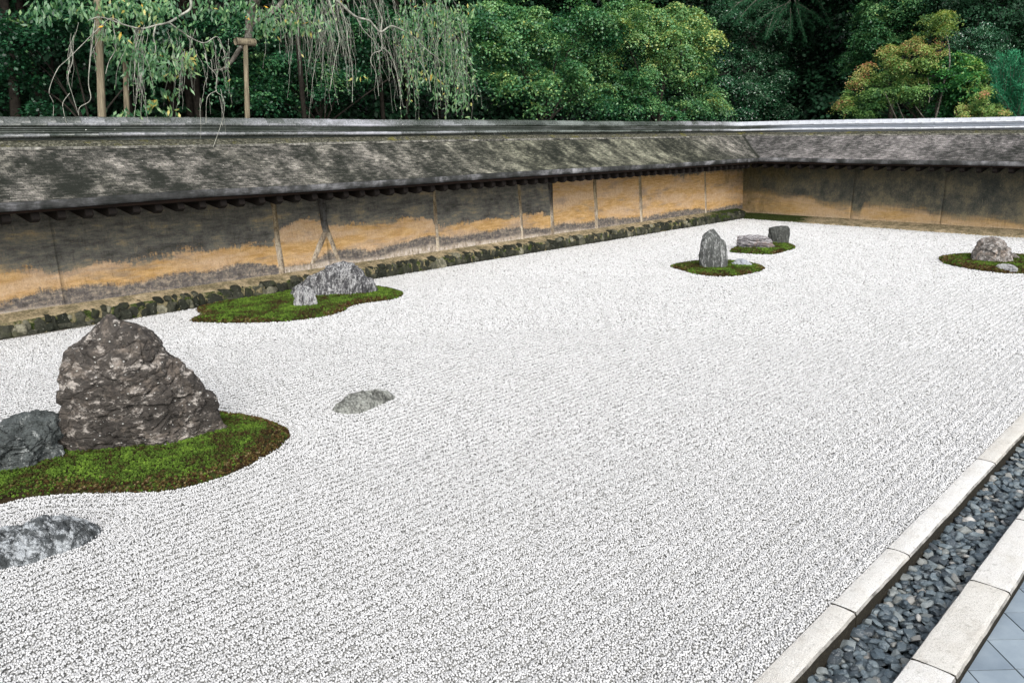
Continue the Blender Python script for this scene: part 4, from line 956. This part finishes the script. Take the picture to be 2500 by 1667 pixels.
def ground_z(x, y): return -.16+min(max(max(-y-7, -x-9), 0)*.55, 16)

# lit maple pair over the long wall (middle)
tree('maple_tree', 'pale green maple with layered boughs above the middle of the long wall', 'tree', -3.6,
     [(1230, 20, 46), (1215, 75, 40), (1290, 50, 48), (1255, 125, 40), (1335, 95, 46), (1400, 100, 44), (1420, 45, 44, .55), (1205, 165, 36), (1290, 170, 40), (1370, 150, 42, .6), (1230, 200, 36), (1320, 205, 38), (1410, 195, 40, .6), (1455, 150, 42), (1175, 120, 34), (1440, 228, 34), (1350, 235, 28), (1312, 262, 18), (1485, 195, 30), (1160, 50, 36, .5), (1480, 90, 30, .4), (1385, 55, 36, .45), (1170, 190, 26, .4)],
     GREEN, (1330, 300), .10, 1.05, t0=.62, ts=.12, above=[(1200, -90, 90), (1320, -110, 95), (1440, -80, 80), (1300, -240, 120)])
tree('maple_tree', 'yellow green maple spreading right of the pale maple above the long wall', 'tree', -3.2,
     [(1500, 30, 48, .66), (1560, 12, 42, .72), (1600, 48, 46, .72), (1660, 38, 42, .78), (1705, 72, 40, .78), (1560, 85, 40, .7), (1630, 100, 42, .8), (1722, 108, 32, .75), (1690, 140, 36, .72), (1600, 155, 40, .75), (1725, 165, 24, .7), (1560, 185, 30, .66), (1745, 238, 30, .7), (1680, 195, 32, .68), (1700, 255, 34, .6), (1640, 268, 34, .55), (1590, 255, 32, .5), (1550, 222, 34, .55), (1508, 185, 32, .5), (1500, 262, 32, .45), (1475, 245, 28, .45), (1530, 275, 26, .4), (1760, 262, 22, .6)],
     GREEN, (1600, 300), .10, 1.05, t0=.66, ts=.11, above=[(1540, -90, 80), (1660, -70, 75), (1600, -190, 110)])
# shaded maples behind the cherry
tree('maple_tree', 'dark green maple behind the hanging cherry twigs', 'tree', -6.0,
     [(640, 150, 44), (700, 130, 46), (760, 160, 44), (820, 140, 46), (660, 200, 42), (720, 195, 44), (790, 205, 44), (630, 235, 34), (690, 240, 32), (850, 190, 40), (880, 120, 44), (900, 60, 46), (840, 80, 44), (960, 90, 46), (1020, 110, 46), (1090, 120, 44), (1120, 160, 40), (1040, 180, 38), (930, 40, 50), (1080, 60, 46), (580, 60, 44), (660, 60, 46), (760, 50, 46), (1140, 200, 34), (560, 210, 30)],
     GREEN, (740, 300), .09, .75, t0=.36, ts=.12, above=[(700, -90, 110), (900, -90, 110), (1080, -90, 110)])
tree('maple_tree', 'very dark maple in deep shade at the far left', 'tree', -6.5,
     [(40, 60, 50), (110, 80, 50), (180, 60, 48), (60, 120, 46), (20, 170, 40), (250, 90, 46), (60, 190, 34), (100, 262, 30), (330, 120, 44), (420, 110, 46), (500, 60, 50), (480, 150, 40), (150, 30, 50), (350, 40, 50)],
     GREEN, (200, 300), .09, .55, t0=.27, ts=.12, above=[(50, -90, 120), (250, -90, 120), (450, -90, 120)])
# glossy evergreen mass
pads = []
for u, v in [(1800, 60), (1870, 40), (1950, 50), (2030, 70), (2070, 120), (1790, 130), (1850, 120), (1920, 130), (1990, 130), (2050, 170), (1800, 200), (1870, 200), (1940, 200), (2010, 200), (2060, 230), (1830, 255), (1900, 262), (1970, 265), (2030, 275), (1790, 270), (2080, 60), (1780, 20), (1850, -10), (1950, 0), (2040, 10), (2065, 140), (1900, 90), (1970, 90)]:
    pads.append((u, v, 44, .5+.22*(u > 2000)*(v < 200)+random.uniform(-.08, .08)))
tree('evergreen_tree', 'dark glossy evergreen crown behind the wall corner', 'tree', -4.5, pads, DARK, (1930, 310), .14, 1.2, L=.075, W=.032, t0=.62, ts=.26, above=[(1830, -120, 110), (1960, -120, 110), (2060, -110, 100), (1940, -260, 150)], flat=.1, spray_r=.3)
# conifer boughs at the top
def conifer(label, boughs, Yd, axis='Y', mat=CONIF, root_uv=(1930, 0), hang=.5, dens=260, up=False, L=.09):
    f = (lambda u, v, dd: gy(u, v, Yd+dd)) if axis == 'Y' else (lambda u, v, dd: gx(u, v, Yd+dd))
    mb = MB(); lb = MB(); b0 = f(root_uv[0], root_uv[1], 0 if up else -4.); base = np.array([b0[0], b0[1], ground_z(b0[0], b0[1])])
    root = empty('conifer_tree', tuple(base)); tag(root, label, 'tree')
    tb = MB(); top = f(root_uv[0]+10, -60 if not up else min(b[3] for b in boughs), 0 if up else -4.); trunk(tb, [base, base*.5+top*.5, top], .12 if not up else .05, .05 if not up else .01); link('trunk', tb.mesh('trunk', MT['bark'], True), root)
    for (u0, v0, u1, v1) in boughs:
        a = f(u0, v0, 0); b = f(u1, v1, random.uniform(-.3, .6)); P = spline([a, a*.5+b*.5+[0, 0, .06 if not up else 0], b], 8); tube(lb, P, np.linspace(.016, .004, len(P)), 4)
        n = dens; t = rng.random(n)**.7; C = np.stack([np.interp(t, np.linspace(0, 1, len(P)), P[:, k]) for k in range(3)], 1)
        ax = (b-a)/np.linalg.norm(b-a)
        dirs = rng.normal(size=(n, 3))*.45+ax*.9+(np.array([0, 0, -hang]) if not up else np.array([0, 0, .5])); dirs /= np.linalg.norm(dirs, axis=1)[:, None]
        C2 = C+dirs*rng.uniform(0, .16, (n, 1)); leaves(mb, C2, rng.normal(size=(n, 3)), L, .012, np.clip(rng.normal(size=n)*.2+.5, 0, 1), 0, dirs+rng.normal(size=(n, 3))*.2)
    link('limb', lb.mesh('limb', MT['bark'], True), root); link('foliage', mb.mesh('foliage', mat), root); return root
conifer('conifer with drooping boughs reaching down over the dark evergreen', [(1930, 5, 1880, 75), (1930, 5, 1850, 50), (1940, 0, 1965, 95), (1940, 0, 1985, 70), (1930, 0, 1900, 40), (1950, 10, 2010, 55), (1890, -10, 1840, 20), (1900, 10, 1870, 90), (1950, 0, 1950, 60), (1960, -20, 2050, 20), (1920, -20, 1790, 10), (1930, 20, 1930, 90), (1860, -10, 1800, 50), (1990, -10, 2030, 60), (1830, -10, 1770, 40)], -2.6, mat=NEEDLE, dens=520)
# trees beyond the right wall
tree('maple_tree', 'deep green maple high behind the right hand wall', 'tree', -7.5,
     [(2120, 30, 36), (2180, 20, 36), (2240, 35, 34), (2150, 65, 34), (2210, 70, 34), (2110, 95, 30), (2260, 60, 30), (2170, 100, 30), (2230, 100, 28), (2100, 140, 28), (2140, 150, 28), (2200, 0, 36), (2260, 0, 36), (2090, 165, 24)],
     GREEN, (2180, 300), .10, 1.0, t0=.53, ts=.10, axis='X', above=[(2150, -90, 80), (2250, -90, 80)])
tree('evergreen_tree', 'blackish evergreen at the top right corner', 'tree', -7.0,
     [(2330, 20, 40), (2400, 20, 40), (2470, 30, 42), (2350, 70, 34), (2420, 80, 36), (2480, 100, 36), (2500, 60, 36), (2300, 50, 30), (2300, 0, 36)], DEEP, (2420, 300), .12, .8, t0=.35, ts=.2, axis='X', L=.07, above=[(2330, -90, 90), (2450, -90, 90)])
tree('arching_shrub', 'arching dark shrub with fine leaves beside the round bright shrub', 'shrub', -5.2,
     [(2360, 90, 26), (2400, 75, 26), (2430, 95, 26), (2380, 120, 26), (2420, 130, 26), (2340, 120, 22), (2445, 120, 20), (2400, 160, 26), (2430, 165, 22), (2370, 150, 20)], DARK, (2400, 290), .03, 1., t0=.42, ts=.2, axis='X', L=.05, W=.02, spray_r=.2)
tree('maple_tree', 'yellow and orange tinged maple above the right hand wall', 'tree', -3.4,
     [(2150, 130, 14, .95), (2175, 118, 14, .9), (2235, 95, 18, .9), (2250, 120, 22, .75), (2215, 120, 18, .8), (2180, 155, 26, .62), (2225, 155, 26, .6), (2265, 155, 24, .6), (2120, 165, 16, .9), (2150, 185, 26, .45), (2200, 190, 28, .45), (2245, 190, 26, .4), (2110, 190, 18, .92), (2085, 205, 14, .95), (2130, 225, 28, .35), (2175, 230, 28, .32), (2220, 225, 24, .4), (2255, 220, 18, .35), (2060, 250, 18, .8), (2090, 262, 24, .4), (2130, 268, 24, .25), (2080, 235, 18, .5), (2290, 110, 14, .8), (2300, 130, 12, .7), (2240, 250, 14, .35), (2100, 280, 20, .2)],
     ORANGE, (2300, 300), .035, 1.6, L=.038, W=.030, t0=.5, ts=.13, axis='X', spray_r=.16)
tree('maple_tree', 'slender pale maple sapling with a bare leaning stem', 'tree', -3.2,
     [(2300, 45, 22, .55), (2285, 60, 16, .5), (2318, 60, 16, .55), (2300, 75, 12, .5), (2270, 50, 14, .5), (2305, 35, 14, .6)], YGREEN, (2285, 300), .02, 2.2, L=.036, W=.028, t0=.55, ts=.12, axis='X', spray_r=.15)
mb = MB(); st = MB()
P = [gx(2283, 292, -3.2), gx(2298, 235, -3.2), (gx(2305, 200, -3.2)), gx(2318, 160, -3.2), gx(2316, 110, -3.2), gx(2305, 70, -3.2)]
trunk(st, P, .028, .010, 6); trunk(st, [P[2], gx(2300, 175, -3.2), gx(2298, 160, -3.2)], .012, .006, 5)
for (a, b, c) in [((2160, 225), (2180, 270), (2192, 296)), ((2265, 190), (2270, 230), (2268, 250)), ((2190, 250), (2200, 275), (2210, 296)), ((2235, 260), (2250, 280), (2262, 296))]: trunk(st, [gx(*c, -3.0), gx(*b, -3.0), gx(*a, -3.0)], .014, .007, 5)
o = link('bare_stems', st.mesh('bare_stems', MT['bark'], True)); tag(o, 'thin pale bare stems rising among the orange tinged maple', 'branches')
tree('round_shrub', 'rounded bright green shrub with large leaves above the right hand wall', 'shrub', -3.6,
     [(2320, 150, 22, .5), (2345, 145, 22, .65), (2365, 160, 22, .72), (2330, 180, 26, .5), (2360, 190, 26, .6), (2385, 190, 20, .75), (2320, 215, 24, .4), (2350, 225, 26, .45), (2380, 220, 20, .6), (2310, 245, 20, .35), (2340, 255, 22, .3), (2295, 262, 18, .35), (2310, 280, 18, .35)],
     BRIGHT, (2345, 300), .03, 2., L=.07, W=.036, t0=.55, ts=.18, axis='X', spray_r=.18, flat=.1)
tree('small_shrub', 'low yellow and orange shrub just above the right hand ridge', 'shrub', -2.6,
     [(2360, 262, 14, .8), (2385, 245, 16, .6), (2400, 232, 12, .65), (2375, 275, 16, .55), (2400, 262, 18, .5), (2430, 262, 14, .65), (2450, 272, 12, .8), (2425, 282, 16, .55), (2352, 282, 12, .7), (2405, 222, 8, .7)],
     ORANGE, (2400, 300), .02, 3., L=.034, W=.026, t0=.6, ts=.13, axis='X', spray_r=.12)
bo = [(2440+random.uniform(-8, 50), 292, 2420+random.uniform(-5, 110), random.uniform(130, 250)) for k in range(80)]
conifer('bright blue green feathery conifer at the right edge above the wall', bo, -3.3, 'X', CONIF, (2470, 292), dens=420, up=True, L=.075)
# stones beyond the right wall
rock('boulder', 'dark boulder seen through maple leaves beyond the right hand wall', [(2155, 300), (2158, 272), (2165, 260), (2190, 258), (2198, 270), (2200, 300)], (2178, 345), .4, MT['rockB'], 5, .6, 5, .02, 5., 40, 60, group='stones beyond the wall').location.x = -3.6
rock('standing_stone', 'pale grey stone slab behind the bare stems beyond the wall', [(2198, 300), (2200, 258), (2206, 250), (2222, 250), (2226, 262), (2228, 300)], (2212, 345), .2, MT['rockF'], 6, .6, 5, .01, 5., 40, 60, group='stones beyond the wall')
# wooden props
def prop(label, pts, r, cross=None):
    root = empty('wooden_prop', tuple(pts[0])); tag(root, label, 'post', 'props under the weeping cherry'); mb = MB(); P = spline(pts, 8); tube(mb, P, np.linspace(r, r*.86, len(P))*(1+.05*vnoise(P*5, 2)), 12)
    link('post', mb.mesh('post', MT['pole'], True), root)
    if cross is not None:
        mb = MB(); P = np.array(cross); c = (P[0]+P[-1])/2; P = spline(P, 4); tube(mb, P, .062, 12); mb.v.append(np.array([P[0], P[-1]])); mb.a.append(np.zeros(2)); k = len(P)*12
        mb.f3.append(np.array([[j, (j+1) % 12, k] for j in range(12)]+[[k-12+(j+1) % 12, k-12+j, k+1] for j in range(12)])); mb.n += 2
        link('crossbar', mb.mesh('crossbar', MT['pole'], True), root)
Yp = -1.6
def pole(u0, v0, u1, v1, rpx, label, cross=None):
    a = gy(u0, v0, Yp); b = gy(u1, v1, Yp); k = (a-b)/(a[2]-b[2]); g = b+k*(-.2-b[2]); r = rpx*((b-CAM)@_d)/FPX/2
    prop(label, [g, b*.5+g*.5, b, (a+b)/2, a], r, cross)
pole(236, -60, 249, 282, 20, 'thick weathered wooden pole, leftmost, rising past the top of the frame')
pole(306, 150, 310, 283, 14, 'shorter reddish wooden pole right of the thick one')
pole(599, 104, 604, 285, 13, 'slim wooden pole with a short crossbar holding the cherry branch', [gy(575, 101, Yp), gy(598, 103, Yp), gy(622, 104, Yp)])
# weeping cherry
TWIG = m_flat('pale_twig_bark', (.40, .40, .34), .8, 9, .7)
def cherry():
    base = gy(775, 300, -5.2); base = np.array([base[0], -5.2, -.2]); root = empty('weeping_cherry_tree', tuple(base)); tag(root, 'weeping cherry with bare hanging twigs trailing over the long wall', 'tree')
    Y0 = -1.6; f = lambda u, v, Y=Y0: gy(u, v, Y)
    tb = MB(); crownpt = gy(700, -330, -3.2); trunk(tb, [base, base*.6+crownpt*.4+[.2, 0, 0], crownpt], .055, .05, 10); link('trunk', tb.mesh('trunk', MT['darkbark'], True), root)
    lb = MB(); wb = MB()
    def limb(pts, r0, r1, Y=-1.1, n=6): trunk(lb if r0 > .03 else wb, [f(u, v, Y) for u, v in pts], r0, r1, n)
    trunk(lb, [crownpt, gy(660, -120, -2.), f(632, -30), f(612, 40, -1.85), f(606, 95, -1.85)], .10, .065, 8)
    limb([(606, 95), (585, 120), (565, 150), (545, 168), (520, 172)], .055, .012, Y=-1.85, n=8)
    limb([(612, 60), (640, 45), (670, 25), (720, -30)], .045, .04, Y=-1.85)
    trunk(lb, [crownpt, gy(480, -120, -1.8), f(466, 0)], .05, .022); limb([(466, 0), (464, 22), (440, 38), (412, 55), (380, 62), (345, 70), (300, 60), (265, 47), (240, 42), (215, 50)], .022, .006)
    limb([(412, 55), (440, 75), (470, 95), (500, 105), (530, 90), (545, 120), (550, 140)], .012, .005)
    limb([(380, 62), (375, 90), (380, 115), (378, 130)], .014, .006); limb([(300, 60), (270, 45), (235, 75), (200, 110), (165, 145), (140, 170), (120, 222), (130, 250), (130, 283)], .0065, .0035, -1.0)
    limb([(175, 120), (177, 150), (166, 190), (178, 235), (190, 275)], .007, .004, -1.0); limb([(232, 50), (222, 130), (216, 200), (221, 243), (195, 262), (192, 282)], .007, .004, -1.0)
    limb([(170, 228), (154, 250), (155, 270), (162, 300)], .005, .003, -.3)
    limb([(275, 58), (283, 115), (266, 150), (258, 180)], .007, .004)
    trunk(lb, [crownpt, gy(800, -100, -1.9), f(822, 0)], .06, .030); limb([(822, 0), (845, 22), (870, 42), (900, 50), (915, 65), (930, 78), (955, 64), (985, 75), (1010, 90), (1040, 120), (1085, 155)], .024, .007)
    limb([(870, 42), (885, 70), (905, 92)], .012, .007); limb([(910, -10), (920, 20), (932, 45), (930, 78), (932, 120), (912, 130), (905, 150), (918, 180), (925, 235)], .012, .004)
    limb([(1010, 95), (1020, 140), (1045, 185), (1052, 225)], .009, .004); limb([(930, 115), (950, 130), (965, 165), (975, 210), (982, 250), (986, 262)], .010, .004)
    limb([(800, -10), (815, 40), (828, 95), (820, 135), (812, 180), (805, 222)], .010, .004); limb([(825, 0), (845, 60), (850, 110), (860, 170), (860, 250)], .008, .004)
    limb([(500, 130), (508, 160), (528, 185), (528, 222), (545, 240), (545, 285), (520, 360)], .007, .003, -.15); limb([(528, 222), (510, 232), (504, 250), (503, 300)], .005, .003, -.15)
    # random hanging twigs
    tips = []
    def hang(u, v, L, drift, Y, r=.0048):
        P = [f(u, v, Y)]; k = 7; uu, vv = u, v; dd = drift; jitter = random.uniform(-1, 1)
        for i in range(k):
            vv += L/k*random.uniform(.8, 1.2); uu += dd*(1-i/k)*L/k + random.uniform(-1.6, 1.6)*2*L/120; P.append(f(uu, vv, Y))
        tube(wb, np.array(P), np.linspace(r, r*.5, len(P)), 3); return P
    twigsP = []
    def area(n, u0, u1, v0, v1, Lm, Ls, Yr=(-1.9, -.9), dr=.25):
        for i in range(int(n*.62)):
            L = max(20, random.gauss(Lm, Ls)); twigsP.append(hang(random.uniform(u0, u1), random.uniform(v0, v1), L, random.gauss(dr, .25), random.uniform(*Yr)))
    area(60, 690, 800, -30, 60, 140, 50); area(70, 770, 850, -40, 90, 130, 45); area(40, 640, 760, -20, 40, 90, 40); area(60, 900, 990, 40, 130, 110, 35)
    area(110, 980, 1130, -40, 100, 150, 50); area(60, 1080, 1135, 20, 170, 90, 30, dr=.1); area(60, 320, 480, 60, 130, 110, 50, dr=-.05); area(26, 160, 300, 50, 120, 90, 40, dr=-.1)
    area(26, 480, 560, 90, 150, 80, 30); area(14, 330, 350, 130, 200, 100, 20, (-.6, -.1), 0); area(8, 480, 545, 180, 240, 90, 20, (-.4, -.05), 0)
    area(50, 860, 960, -40, 20, 80, 30); area(12, 1100, 1142, 120, 190, 90, 16, (-.9, -.4), .1)
    link('limbs', lb.mesh('limbs', MT['bark'], True), root); tag(link('hanging_twigs', wb.mesh('hanging_twigs', TWIG, True), root), kind='stuff')
    # leaves
    mb = MB()
    def leafclump(u, v, r, n, Y, t0=.55):
        c = f(u, v, Y); R = r*((c-CAM)@_d)/FPX; P = c+rng.normal(size=(n, 3))*np.array([R*.5, .25, R*.5]); dirs = rng.normal(size=(n, 3))*.45+np.array([.1, 0, -1.]); up = rng.normal(size=(n, 3))*.5+np.array([.3, .8, .4])
        tt = np.clip(t0+rng.normal(size=n)*.18, 0, .97); tt[rng.random(n) < .006] = 1.
        leaves(mb, P, up, .105, .036, tt, 0, dirs)
    def along(P, n, t0):
        P = np.array(P); t = rng.random(n); C = np.stack([np.interp(t, np.linspace(0, 1, len(P)), P[:, k]) for k in range(3)], 1)+rng.normal(size=(n, 3))*.015
        dirs = rng.normal(size=(n, 3))*.4+np.array([0, 0, -1.]); leaves(mb, C, rng.normal(size=(n, 3))*.5+np.array([.3, .8, .4]), .075, .024, np.clip(t0+rng.normal(size=n)*.18, 0, .97), 0, dirs)
    for (u, v, r, n, t) in [(120, 15, 34, 60, .5), (90, 30, 26, 30, .45), (180, 10, 30, 40, .5), (210, 20, 26, 40, .5), (250, 20, 30, 60, .6), (300, 15, 40, 100, .6), (345, 20, 40, 90, .6), (380, 10, 34, 60, .6), (410, 20, 30, 50, .5), (440, 70, 20, 30, .55), (250, 70, 18, 26, .65), (265, 85, 16, 24, .6), (290, 100, 22, 40, .55), (305, 130, 24, 50, .5), (330, 110, 24, 40, .55), (360, 135, 34, 70, .5), (390, 155, 34, 80, .55), (420, 115, 24, 40, .55), (450, 140, 22, 50, .7), (465, 155, 18, 36, .7), (340, 175, 34, 50, .45), (370, 165, 30, 50, .5), (505, 110, 16, 24, .65), (425, 180, 10, 10, .6), (372, 248, 14, 26, .8), (415, 225, 16, 26, .6), (422, 270, 12, 18, .7), (300, 275, 12, 16, .6), (325, 270, 14, 16, .45), (340, 300, 6, 6, .5), (505, 15, 30, 60, .55), (555, 20, 28, 50, .5), (590, 10, 26, 40, .5), (630, 30, 26, 60, .6), (650, 60, 22, 50, .6), (690, 50, 22, 40, .65), (705, 60, 20, 40, .7), (745, 40, 22, 40, .6), (760, 70, 18, 30, .6), (785, 50, 16, 26, .65), (725, 15, 30, 60, .6), (800, 10, 24, 36, .6), (1000, 50, 30, 60, .5), (1040, 40, 34, 90, .55), (1080, 30, 34, 110, .6), (1110, 60, 28, 80, .6), (1125, 20, 20, 60, .65), (1060, 100, 30, 60, .5), (1095, 130, 24, 60, .55), (1130, 150, 18, 40, .5), (1065, 195, 20, 46, .7), (1080, 225, 16, 30, .65), (1020, 175, 8, 14, .9), (1018, 195, 10, 14, .7), (1125, 190, 18, 36, .55), (1120, 235, 14, 30, .6), (1115, 260, 10, 18, .65), (1138, 290, 8, 14, .65), (1003, 55, 18, 26, .45), (868, 185, 5, 6, 1.)]:
        leafclump(u, v, r*1.05, int(n*1.15), random.uniform(-1.7, -1.1), t)
    for P in twigsP:
        u, v, w = project(np.array(P)); 
        if u.mean() > 970 and random.random() < .85: along(P, random.randint(10, 30), .6)
        elif random.random() < .22: along(P, random.randint(2, 7), .6)
    link('foliage', mb.mesh('foliage', CHERRY), root)
cherry()
# dark forest behind everything
def forest():
    mb = MB(); tb = MB()
    for k in range(430):
        if k % 3 != 2: c = np.array([random.uniform(-14, 26), random.uniform(-12, -8.0), random.uniform(1.0, 10)])
        else: c = np.array([random.uniform(-14, -9.5), random.uniform(-6, 16), random.uniform(1.0, 10)])
        pad(mb, c, (1.7, 1.7, 1.3), 44, 18, .17, .13, .35, .2, .3, .3, .7)
    for k in range(40):
        if k % 3 != 2: b = np.array([random.uniform(-3, 24), random.uniform(-11, -7.5), 0.])
        else: b = np.array([random.uniform(-13, -9.5), random.uniform(2, 14), 0.])
        b[2] = ground_z(b[0], b[1]); uu = project(b+[0, 0, 2.])[0]
        if 1120 < uu < 2560: continue
        trunk(tb, [b, b+[random.uniform(-.4, .4), 0, 4], b+[random.uniform(-.8, .8), 0, 9]], random.uniform(.07, .16), .05, 6)
    o = link('forest', mb.mesh('forest', DEEP)); tag(o, 'dark wood closing the view behind the garden walls', 'forest', kind='stuff')
    o = link('forest_trunks', tb.mesh('forest_trunks', MT['darkbark'], True)); tag(o, 'shaded tree trunks standing in the dark wood', 'forest', kind='stuff')
    # high canopy, added unseen above the frame to block skylight from the wood
    cb = MB()
    for k in range(150):
        if k % 3 != 2: c = np.array([random.uniform(-14, 26), random.uniform(-11, -4.5), random.uniform(8.5, 12)])
        else: c = np.array([random.uniform(-14, -5.5), random.uniform(-6, 16), random.uniform(8.5, 12)])
        pad(cb, c, (2.0, 2.0, .8), 26, 14, .26, .2, .4, .2, .3, .3, .9)
    o = link('canopy', cb.mesh('canopy', DEEP)); tag(o, 'high leafy canopy added unseen above the frame to shade the wood', 'forest', kind='stuff')
forest()
